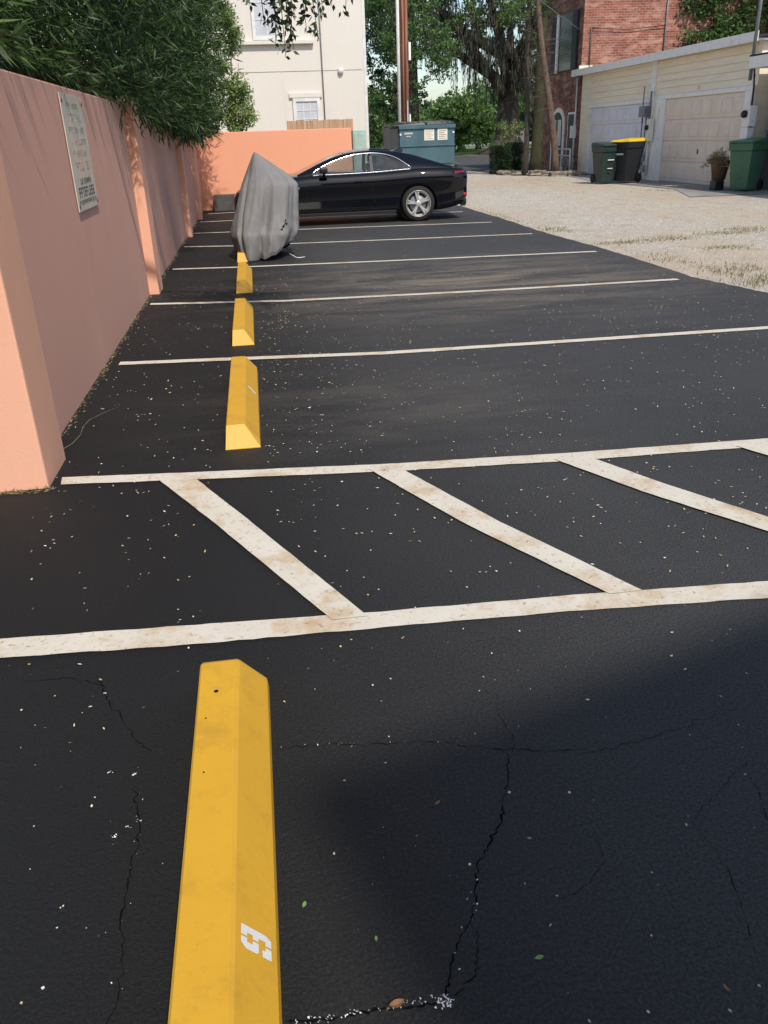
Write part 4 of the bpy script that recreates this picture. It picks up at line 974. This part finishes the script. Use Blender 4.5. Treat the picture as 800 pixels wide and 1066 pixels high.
# big pale fronds at top left
nF = 60; cy = RNG.uniform(4.6, 6.6, nF); c = np.stack([np.full(nF, -1.50)+RNG.random(nF)*.1, cy, RNG.uniform(2.15, 2.7, nF)], 1); d = np.stack([.5+RNG.normal(size=nF)*.2, -.2+RNG.normal(size=nF)*.5, -.35+RNG.normal(size=nF)*.3], 1)
M['frond'] = leafmat('pale_bamboo_leaf', [(.07, .14, .03), (.13, .22, .05)], .35)
nY = 2600; cY = np.stack([RNG.uniform(-1.75, -1.42, nY), RNG.uniform(2.8, 8.2, nY), 2.12+RNG.random(nY)**1.3*1.6], 1); hub = cY[RNG.integers(0, 170, nY)]; cY = hub+RNG.normal(size=(nY, 3))*.05; cY[:, 2] = np.maximum(cY[:, 2], 2.1)
leaves('young_leaves', cY, unit(nY)*.8+np.array([.7, -.1, -.4]), RNG.uniform(.10, .19, nY), .016, leafmat('young_bamboo_leaf', [(.035, .075, .016), (.06, .12, .025), (.10, .17, .04)], .3), hb_)
leaves('pale_leaves', c, d, RNG.uniform(.16, .28, nF), .022, M['frond'], hb_)

def tree(label, x, y, h, tr, crown, n, ls, m, group=None, cat='tree', lean=(0, 0), limbs=6, bark='bark', name='tree', moss=0, crz=None, gaps=.0, per=60, cs=.16, droop=0):
    """crown = list of (dx, dy, z, r) lobes; leaves clump around points spread through them"""
    t = empty(name, (x, y, 0), label, cat, group)
    b = B(); top = Vector((lean[0], lean[1], h*.70)); P = [Vector((0, 0, -.1)), Vector((lean[0]*.1, lean[1]*.1, h*.06)), Vector((lean[0]*.3, lean[1]*.3, h*.25)), top]
    b.tube(P, [tr*1.55, tr*1.05, tr*.80, tr*.10], 12)
    for i, (dx, dy, z, r_) in enumerate(crown[:limbs]):
        a = P[2].lerp(top, random.uniform(0, .7)); e = Vector((dx, dy, z)); mid = a.lerp(e, .5)+Vector((random.uniform(-.1, .1)*r_, 0, random.uniform(-.15, .1)*r_))
        b.tube([a, mid, e], [tr*.42, tr*.28, tr*.08], 8)
        for q in range(3):
            e2 = e+Vector((random.uniform(-1, 1), random.uniform(-1, 1), random.uniform(-.4, .8)))*r_*.8; b.tube([mid.lerp(e, .4), e2], [tr*.15, tr*.03], 6)
    b.build('trunk', M[bark], t)
    w_ = np.array([c[3]**2.2 for c in crown]); w_ /= w_.sum(); C = []
    for (dx, dy, z, r_), ww in zip(crown, w_):
        nc = max(3, int(n*ww/per)); dd = unit(nc); rad = r_*(RNG.random(nc)**.38); cc = np.array([dx, dy, z])+dd*rad[:, None]*np.array([1, 1, .72])
        C.append(clumps(cc, r_*cs*RNG.uniform(.6, 1.5, nc), per, .6))
    C = np.concatenate(C); D = unit(len(C)); D[:, 2] -= droop
    leaves('crown', C, D, ls*RNG.uniform(.6, 1.25, len(C)), ls*.55, M[m], t)
    return t
# light shrub above the end wall
t = empty('tall_shrub', (-.8, 23.6, 0), 'light green loose shrub rising behind the orange wall in front of the beige house', 'shrub')
b = B()
for i in range(9):
    a = Vector((random.uniform(-.5, .3), random.uniform(-.2, .2), 0)); e = Vector((random.uniform(-1, .85), random.uniform(-.4, .3), random.uniform(2.2, 3.9))); b.tube([a, a.lerp(e, .5)+Vector((.05, 0, .1)), e], [.03, .02, .006], 6)
b.build('stem', M['bark'], t)
cen = []; rad = []
for i in range(130):
    z = random.uniform(1.85, 5.2); xr_ = np.interp(z, [1.7, 2.0, 2.6, 3.2, 3.8, 4.5], [.65, .95, .80, .72, .75, .55]); x = xr_+.05-abs(random.gauss(0, .55))
    cen.append((x, random.uniform(-.4, .3), z)); rad.append(random.uniform(.10, .24))
C = clumps(cen, rad, 55, .8); leaves('foliage', C, unit(len(C))-np.array([0, 0, .3]), RNG.uniform(.07, .13, len(C)), .038, M['brightleaf'], t)
cp = [c for c in cen if c[0] > -.1][:60]; C = clumps([(c[0]+.06, c[1]-.1, c[2]+.05) for c in cp], [.2]*60, 50, .8); leaves('pale_foliage', C, unit(len(C)), RNG.uniform(.06, .11, len(C)), .04, M['lightleaf'], t)

# overhanging branch across the top
t = empty('overhanging_tree', (-3.2, 8.2, 0), 'broadleaf tree whose dark leafy twigs hang into view at the top, before the beige house', 'tree')
b = B(); O3 = Vector((-3.2, 8.2, 0))
def rel(p): return tuple(Vector(p)-O3)
b.tube([rel((-3.2, 8.2, -.1)), rel((-3.1, 8.1, 2.2)), rel((-2.6, 7.8, 3.6)), rel((-1.4, 7.4, 3.9)), rel((0, 7.1, 3.6)), rel((.8, 7, 3.1))], [.16, .12, .09, .06, .035, .012], 9)
b.build('trunk', M['bark'], t)
tw = B(); LC = []; LD = []
ends = [(-.02, 2.62), (.10, 2.50), (.20, 2.36), (.27, 2.22), (.33, 2.14), (.38, 2.30), (.44, 2.42), (.30, 2.45), (.52, 2.32), (.58, 2.24), (.62, 2.40), (.72, 2.50), (.82, 2.44), (.86, 2.52), (.40, 2.20), (.15, 2.62), (.50, 2.55), (.68, 2.60), (-.1, 2.7), (.35, 2.6), (.25, 2.7), (.05, 2.75), (.6, 2.7), (.45, 2.75), (.8, 2.7), (.15, 2.68), (.22, 2.58), (.0, 2.66), (.48, 2.62), (.56, 2.50), (.36, 2.52), (.75, 2.6), (.64, 2.52), (.30, 2.36), (.42, 2.34), (.26, 2.5)]
for (x, z) in ends:
    y = 7+random.uniform(-.25, .25); st_ = Vector((x-random.uniform(.05, .25), y, 3.3+random.uniform(0, .3))); e = Vector((x, y, z)); mid = st_.lerp(e, .6)+Vector((random.uniform(-.05, .08), 0, .03))
    tw.tube([rel(st_), rel(mid), rel(e)], [.008, .005, .002], 5)
    for k_ in range(60):
        s_ = random.random()**.8; p = st_.lerp(mid, s_/.6) if s_ < .6 else mid.lerp(e, (s_-.6)/.4)
        LC.append(rel(p+Vector((random.gauss(0, .018), random.gauss(0, .02), random.gauss(0, .015))))); LD.append((random.gauss(0, .8), random.gauss(0, .6), random.gauss(-.55, .45)))
tw.build('twigs', M['bark'], t)
LC = np.array(LC); LD = np.array(LD); leaves('leaves', LC, LD, RNG.uniform(.045, .075, len(LC)), .030, M['branchleaf'], t)

# great live oak with hanging moss
ox, oy = 18.9, 63.8
oak_crown = [(-9.5, -3, 9.2, 3.0), (-6, -4, 8.8, 3.2), (-2.5, -4, 9.6, 3.4), (1.5, -3, 9.2, 3.2), (4.5, -2, 8.6, 3.2), (-7.5, 0, 11.8, 3.6), (-2.5, -1, 12.5, 4), (3, 0, 12, 4), (6.5, 2, 9.8, 3.2), (-11, 2, 11.5, 3.2), (0, 3, 9, 3.5), (-5, 3, 9.3, 3.3), (8, 0, 12, 3.5)]
oak = tree('huge live oak draped in grey moss beyond the street at the lane end', ox, oy, 13, .95, oak_crown, 33000, .26, 'oakleaf', limbs=11, per=70, cs=.17, name='oak_tree')
b = B()
for A in range(7):
    a = A/7*6.28; b.tube([(math.cos(a)*.6, math.sin(a)*.6, .9), (math.cos(a)*1.4, math.sin(a)*1.2, .25), (math.cos(a)*2.6, math.sin(a)*2, .02)], [.45, .25, .08], 8)
b.build('root', M['bark'], oak)
C = []; D = []; L = []
for i in range(440):
    dx = random.uniform(-10.5, 7.5); dy = random.uniform(-6, 2); cz = np.interp(dx, [-11, -8, -6.5, -4.5, -2, 0, 3, 6, 8], [8.2, 7.2, 6.3, 6.6, 5.2, 4.6, 5.0, 6.0, 7.2]) + random.random()**2*4.6
    ln = random.uniform(.8, 2.6)*(1.7 if -4.5 < dx < 1.5 else 1)
    for k_ in range(random.randint(26, 44)):
        s_ = random.random(); C.append((dx+random.gauss(0, .10*(1.1-s_)+.03), dy+random.gauss(0, .1), cz+1.2-s_*ln)); D.append((random.gauss(0, .12), random.gauss(0, .12), -1)); L.append(random.uniform(.35, .7))
leaves('hanging_moss', np.array(C), np.array(D), np.array(L), .055, M['moss'], oak)

# further trees
G1 = 'trees beyond the street'
tree('dense dark green tree behind the beige house corner and the white pole', 8.2, 46, 15, .35, [(-.8, 0, 3.2, 2.0), (.5, -.5, 5.5, 2.3), (-.8, 0, 7.5, 2.4), (.3, 0, 9.8, 2.4), (-1.2, .5, 1.8, 1.5), (-.5, 0, 12, 2.3)], 19000, .17, 'midleaf', G1, limbs=5, per=60)
tree('dark tall tree filling the gap beside the beige house', 11.6, 62, 18, .4, [(-2.4, 0, 3.6, 2.9), (-2.5, 0, 7.6, 3.2), (-1.2, .5, 11.5, 3.4), (-3.6, 0, 13.5, 3), (-1, 0, 15, 3)], 17000, .24, 'darkleaf', G1, limbs=4, per=60)
def bigc(w, h, n, z0=1.5):
    return [(random.uniform(-w, w), random.uniform(-2, 2), random.uniform(z0, h), random.uniform(2.2, 3.6)) for _ in range(n)]
for (x, y, w, h, m_, lab) in ((17.2, 78, 3.0, 3.3, 'brightleaf', 'bright green low tree behind the dumpster, in the gap left of the oak'), (22.0, 84, 3.4, 3.8, 'brightleaf', 'bright green rounded tree just left of the oak trunk, far behind'),
        (14.5, 118, 6, 4.0, 'midleaf', 'soft green tree far off, left of the dumpster'), (28, 124, 8, 4.2, 'midleaf', 'distant green tree at the far lawn edge left of the oak'), (33, 92, 4.5, 8.0, 'darkleaf', 'dark evergreen standing behind the oak trunk to its right'),
        (42, 130, 8, 7, 'midleaf', 'distant green tree seen right of the oak trunk'), (38, 80, 4, 8.5, 'darkleaf', 'dark tree between the oak and the brick house'), (30, 72, 3.0, 7.0, 'darkleaf', 'dark leafy tree just right of the oak, above the clipped hedge'), (56, 128, 8, 8, 'midleaf', 'distant green tree far right, behind the conifers')):
    tree(lab, x, y, h+3, .25, bigc(w, h, 10, 1.6), 9000, .34 if y < 100 else .5, m_, G1, limbs=4, per=45, cs=.2)
# low dark underwood along the far lawn edge
C = clumps([(random.uniform(5, 75), random.uniform(126, 134), random.uniform(.3, 6.5)) for _ in range(560)], [1.2]*560, 26)
tag(leaves('far_wood', C, unit(len(C)), .8, .45, M['darkleaf']), 'dark mass of distant woodland beyond the far lawn', 'woodland', kind='stuff')

# conifers by the brick house
def conifer(label, x, y, r_, top, wig, bark, foliage, h=8.5, group='slim conifers in front of the brick house'):
    t = empty('conifer', (x, y, 0), label, 'tree', group)
    b = B(); P = []; n = 14
    for i in range(n+1):
        s_ = i/n; P.append(Vector((top[0]*s_+wig*math.sin(s_*9), top[1]*s_+wig*.5*math.cos(s_*7), -.05+h*s_)))
    b.tube(P, [r_*(1.25 if i == 0 else 1-.45*i/n) for i in range(n+1)], 12); b.build('trunk', M[bark], t)
    b = B(); LC = []; LD = []
    for i in range(46):
        s_ = random.uniform(.25, 1); p = P[0].lerp(P[-1], s_); p = Vector((top[0]*s_+wig*math.sin(s_*9), top[1]*s_, h*s_)); A = random.uniform(0, 6.28); ln = random.uniform(.35, 1.1)
        e = p+Vector((math.cos(A)*ln, math.sin(A)*ln, random.uniform(-.25, .25))); b.tube([p, p.lerp(e, .5)+Vector((0, 0, .05)), e], [.014, .009, .003], 5)
        if foliage and s_ > .62:
            for k_ in range(170): LC.append(p.lerp(e, random.uniform(.3, 1.15))+Vector((random.gauss(0, .09), random.gauss(0, .09), random.gauss(0, .07)))); LD.append((random.gauss(0, 1), random.gauss(0, 1), random.gauss(-.1, .6)))
    b.build('dead_twigs', M[bark], t)
    if LC: leaves('needles', np.array(LC), np.array(LD), .11, .018, M['darkleaf'] if foliage == 1 else M['oakleaf'], t)
    return t
conifer('slim leaning conifer trunk with dead twigs in front of the arched doorway', 11.64, 32.5, .135, (-1.4, .3), .05, 'barkred', 2)
conifer('thin dark conifer trunk left of the mossy trunk', 10.72, 33.6, .11, (-.05, .2), .04, 'bark', 1)
conifer('thick greenish mossy trunk between the thin dark trunk and leaning one', 11.35, 34.3, .24, (.25, .3), .03, 'ivybark', 1)
# clipped hedge + small pale shrub
def boxhedge(x0, x1, y0, y1, h, label):
    t = empty('clipped_shrub', ((x0+x1)/2, (y0+y1)/2, 0), label, 'shrub', 'clipped evergreen shrubs at the bed edge'); n = 9000
    p = RNG.uniform(-1, 1, (n, 3)); s_ = np.max(np.abs(p), 1, keepdims=True); p = p/s_*(RNG.random((n, 1))**.25)
    c = p*np.array([(x1-x0)/2, (y1-y0)/2, h/2])+np.array([0, 0, h/2])+.03*np.sin(p*9)
    leaves('foliage', c, unit(n), .055, .03, M['darkleaf'], t)
    b = B(); b.tube([(0, 0, -.03), (0, 0, h*.6)], [.04, .02], 7); b.build('stem', M['bark'], t)
boxhedge(9.95, 10.65, 35.4, 36.1, 1.02, 'dark clipped evergreen shrub at the left end of the stone-edged bed')
boxhedge(10.7, 11.3, 35.7, 36.5, 1.12, 'dark clipped evergreen shrub tucked beside the thin dark trunk')
t = empty('pale_shrub', (11.2, 38.2, 0), 'pale yellow green shrub just above the clipped shrubs', 'shrub')
C = clumps([(random.uniform(-.6, .5), random.uniform(-.3, .3), random.uniform(.7, 1.9)) for _ in range(22)], [.2]*22, 40); leaves('foliage', C, unit(len(C)), .09, .05, M['lightleaf'], t)
b = B(); b.tube([(0, 0, -.03), (0, 0, 1.5)], [.04, .02], 7); b.build('stem', M['bark'], t)
# greenery over the garage roof
t = empty('climbing_vine', (17.0, 34.2, 0), 'green vine covering the right part of the brick gable above the garage roof', 'vine')
C = clumps([(random.uniform(.1, 5)*1.0, random.uniform(-.35, .0), random.uniform(4.3, 7.6)) for _ in range(170)], [.36]*170, 60, .8)
s_ = C[:, 0] > (-.55+.34*np.abs(C[:, 2]-5.9)); C = C[s_]; leaves('foliage', C, unit(len(C)), .15, .09, M['midleaf'], t)
b = B()
for i in range(6): x = random.uniform(.4, 4); b.tube([(x, .02, 3.0), (x+.3, 0, 5), (x-.2, 0, 7.2)], [.03, .02, .01], 6)
b.build('stem', M['bark'], t)
tree('dark green tree rising behind the garage roof at the right edge', 22.5, 33.0, 11, .25, [(-1.5, 0, 6, 1.9), (.5, 0, 6.2, 2.1), (1.8, -1, 5.4, 2.0), (-.5, 0, 8, 2.2), (2.5, 0, 7.5, 2.2), (-2.6, .5, 7.6, 1.7)], 13000, .15, 'darkleaf', None, per=50)

# unseen house added behind the camera, roof edge placed to shade the nearest asphalt
nb = empty('added_shade_house', (1.74, -4.75, 0), 'unseen pale house added behind the camera, its flat roof placed to shade the nearest asphalt on the right', 'house', None, math.atan(.32))
b = B(); b.box(.25, 13, -9, -.25, -.05, 7.75); b.build('wall', M['beige'], nb)
b = B(); b.box(0, 13.3, -9.3, 0, 7.76, 8.0, .01); b.build('roof', M['roof'], nb)
for x in (1.6, 4.6, 7.6, 10.6):
    for z in (1.0, 4.6):
        b = B(); b.box(x, x+1.1, -.249, -.19, z, z+1.7, .006); f = b.build('window', M['white'], nb)
        b = B(); b.box(x+.1, x+1.0, -.189, -.18, z+.1, z+1.6); b.build('pane', M['blind'], f)
# border stones
G2 = 'rough stones edging the planting bed'
stl = ['large flat pale stone at the left end of the bed edge', 'long low stone second from the left of the bed edge', 'tilted brownish stone in the middle of the bed edge', 'small rounded stone in front of the mossy trunk', 'pale broken slab below the leaning trunk', 'pointed stone right of the pale broken slab', 'flat stone near the white pipe frame']
for i, (x, y, sx, sy, sz, lb) in enumerate(zip([10.35, 10.75, 11.05, 11.3, 11.55, 11.95, 12.3], [34.9, 34.0, 33.1, 32.5, 32.0, 31.75, 31.7], [.42, .5, .4, .25, .4, .3, .3], [.55, .5, .4, .3, .3, .22, .22], [.13, .12, .16, .12, .14, .17, .10], stl)):
    b = B(); bmesh.ops.create_icosphere(b.bm, subdivisions=3, radius=1)
    for v in b.bm.verts:
        c = v.co; f_ = 1+.18*math.sin(c.x*4+i)*math.cos(c.y*5+i*2)+.1*math.sin(c.z*9+i); v.co = Vector((max(-.75, min(.75, c.x))*sx*f_, max(-.75, min(.75, c.y))*sy*f_, max(-.7, min(.55, c.z))*sz*f_*1.5))
    o = b.build('border_stone', M['stone']); o.location = (x, y, .02); o.rotation_euler.z = i*.7; tag(o, lb, 'stone', G2)

# ================================================================== GROUND DETAIL
def tuft(cx, cy, n, sx, sy, hgt, C, D, L):
    for _ in range(n):
        C.append((cx+random.gauss(0, sx), cy+random.gauss(0, sy), -.03)); D.append((random.gauss(0, .5), random.gauss(0, .5), 1)); L.append(hgt*random.uniform(.4, 1.2))
C, D, L = [], [], []
for args in ((5.75, 8.5, 500, .28, .22, .09), (5.5, 9.3, 140, .15, .2, .06), (5.95, 9.5, 200, .3, .25, .05), (5.6, 12.4, 260, .25, .10, .04), (6.4, 12.6, 300, .28, .14, .04), (7.5, 12.9, 260, .3, .16, .045), (8.1, 13.2, 240, .22, .2, .05), (6.6, 11.3, 220, .18, .12, .035), (5.2, 14.5, 150, .15, .25, .06), (5.4, 10.5, 120, .15, .4, .05),
             (12.3, 24, 600, .12, 2.0, .05), (11.4, 22.5, 300, .5, .4, .04), (10, 30, 250, .5, 1, .04), (9, 27, 500, 1.5, 3.0, .025), (5.1, 17, 90, .07, 1.4, .05)): tuft(*args, C, D, L)
tag(leaves('weeds', np.array(C), np.array(D), np.array(L), .012, M['weed']), 'sparse dry weeds and grass along the gravel edge', 'weeds', kind='stuff')
C, D, L = [], [], []
for _ in range(1500):
    y = random.uniform(4.5, 20); C.append((-1.30+abs(random.gauss(0, .022)), y, .002)); D.append((random.gauss(.4, .5), random.gauss(0, .8), random.random()*.6)); L.append(random.uniform(.01, .035))
for _ in range(260):
    C.append((random.uniform(-1.62, -1.15), 4.08-abs(random.gauss(0, .02)), .002)); D.append((random.gauss(0, .6), random.gauss(-.4, .5), random.random()*.6)); L.append(random.uniform(.01, .04))
tag(leaves('wall_foot_debris', np.array(C), np.array(D), np.array(L), .006, M['weed']), 'dry grass and leaf debris along the foot of the pink wall', 'debris', kind='stuff')
# fallen yellow-white flecks, thicker near the wall side and past the aisle
n = 9500; y = .9+14*RNG.random(n)**1.35; x = RNG.uniform(-1.3, 4.9, n); x[:900] = np.abs(RNG.normal(0, .5, 900))-.2; y[:900] = RNG.uniform(3, 10, 900)
q_ = RNG.random(n) < .45; hub = RNG.integers(0, n, n); x[q_] = x[hub][q_]+RNG.normal(0, .07, q_.sum()); y[q_] = y[hub][q_]+RNG.normal(0, .05, q_.sum()); x = np.clip(x, -1.29, 4.9)
keep = np.ones(n, bool); dens = .40+.6*((np.sin(x*2.1+y)+np.sin(y*3.3-x*1.4))*.25+.5); keep &= RNG.random(n) < dens*np.interp(y, [.9, 2.4, 3, 6, 9, 15], [.08, .25, .6, .8, .7, .3]); keep &= ~((x > -.34) & (x < -.07))
x, y = x[keep], y[keep]; n = len(x)
C = np.stack([x, y, np.full(n, .0105)], 1); D = np.stack([RNG.normal(size=n), RNG.normal(size=n), RNG.normal(size=n)*.12], 1); up = np.tile(np.array([0, 0, 1.]), (n, 1))+RNG.normal(size=(n, 3))*.25
tag(leaves('fallen_flecks', C, D, RNG.uniform(.007, .020, n)*np.interp(y, [1, 3, 8], [.6, 1, 1.2]), RNG.uniform(.004, .009, n), M['litter'], flat=up), 'tiny pale yellow fallen flecks scattered over the black asphalt', 'litter', kind='stuff')
# white chips gathered in the cracks
b = B()
def chip(x, y, r_):
    k0 = len(b.bm.verts); vs = [b.bm.verts.new((x+random.uniform(-1, 1)*r_, y+random.uniform(-1, 1)*r_, .002+random.random()*r_*1.3)) for _ in range(4)]
    for t3 in ((0, 1, 2), (0, 3, 1), (1, 3, 2), (2, 3, 0)): b.bm.faces.new([vs[i] for i in t3])
for _ in range(46): chip(random.gauss(.232, .010), random.gauss(1.052, .008), .0034)
for _ in range(80):
    u = random.random(); chip(-.10+.32*u, 1.06+random.gauss(0, .004), random.uniform(.0015, .0032))
for p in ([(.235, 1.05), (.27, 1.15), (.34, 1.24), (.38, 1.36)], [(-.10, 1.88), (.1, 1.86), (.35, 1.82), (.6, 1.74)], [(-.45, 1.8), (-.44, 1.42), (-.46, 1.0)]):
    for _ in range(14): i = random.randrange(len(p)-1); u = random.random(); chip(p[i][0]+(p[i+1][0]-p[i][0])*u+random.gauss(0, .006), p[i][1]+(p[i+1][1]-p[i][1])*u, random.uniform(.0015, .0035))
for _ in range(130): chip(random.uniform(-1.2, 1.5), random.uniform(1.0, 2.5), random.uniform(.0012, .0034))
for x, y in ((-.50, 1.62), (-.47, 1.64), (-.445, 1.66), (-.55, 1.86), (-.48, 1.84), (-.62, 2.24)):
    for _ in range(4): chip(x+random.gauss(0, .004), y+random.gauss(0, .004), .004)
tag(b.build('gravel_chips', M['chip']), 'white gravel chips caught in the asphalt cracks in the foreground', 'gravel chips', kind='stuff')
def leaf(x, y, rz, L, Wd, m, label, grp=None, curl=.15):
    b = B(); n = 8; mids = []; 
    rowsL, rowsR, rowM = [], [], []
    for i in range(n+1):
        s_ = i/n; w = Wd*math.sin(math.pi*min(1, s_*.96+.02))**.8*.5; z = .003+curl*L*(s_-.5)**2*1.5
        rowM.append(b.bm.verts.new((s_*L-L/2, 0, z))); rowsL.append(b.bm.verts.new((s_*L-L/2, w, z+curl*w*1.2))); rowsR.append(b.bm.verts.new((s_*L-L/2, -w, z+curl*w*.6)))
    for i in range(n):
        b.bm.faces.new((rowM[i], rowM[i+1], rowsL[i+1], rowsL[i])); b.bm.faces.new((rowM[i], rowsR[i], rowsR[i+1], rowM[i+1]))
    b.tube([(-L/2-.2*L, 0, .004), (-L/2, 0, .0045)], L*.02, 5)
    o = b.build('fallen_leaf', m); o.location = (x, y, .003); o.rotation_euler.z = rz; tag(o, label, 'leaf', grp or 'fallen leaves on the asphalt')
leaf(.45, 1.11, .15, .020, .010, M['freshleaf'], 'small green leaf lying alone on the asphalt, bottom right of centre')
leaf(.135, 1.06, .2, .032, .016, M['deadleaf'], 'curled brown leaf among white chips in the nearest crack', None, .6)
leaf(.33, 1.58, .6, .020, .007, M['deadleaf'], 'thin brown leaf on bare asphalt right of the nearest wheel stop')
leaf(-.035, 1.33, 1.2, .017, .009, M['freshleaf'], 'tiny olive leaf beside the nearest wheel stop, right side')
leaf(.115, 1.215, 1.5, .013, .007, M['freshleaf'], 'tiny yellow green leaf above the bottom crack')
leaf(.80, .98, 1.9, .02, .006, M['deadleaf'], 'small brown curled scrap at the bottom edge right of the green leaf')
b = B(); b.tube([(-1.235, 4.66, .006), (-1.19, 4.75, .010), (-1.17, 4.90, .012), (-1.185, 5.05, .010), (-1.17, 5.2, .008), (-1.10, 5.33, .010), (-1.02, 5.46, .006)], [.0018, .0018, .0016, .0016, .0014, .001, .0006], 5)
tag(b.build('dry_stem', M['stone']), 'long thin bent dry stem on the asphalt by the nearest pilaster', 'stem')
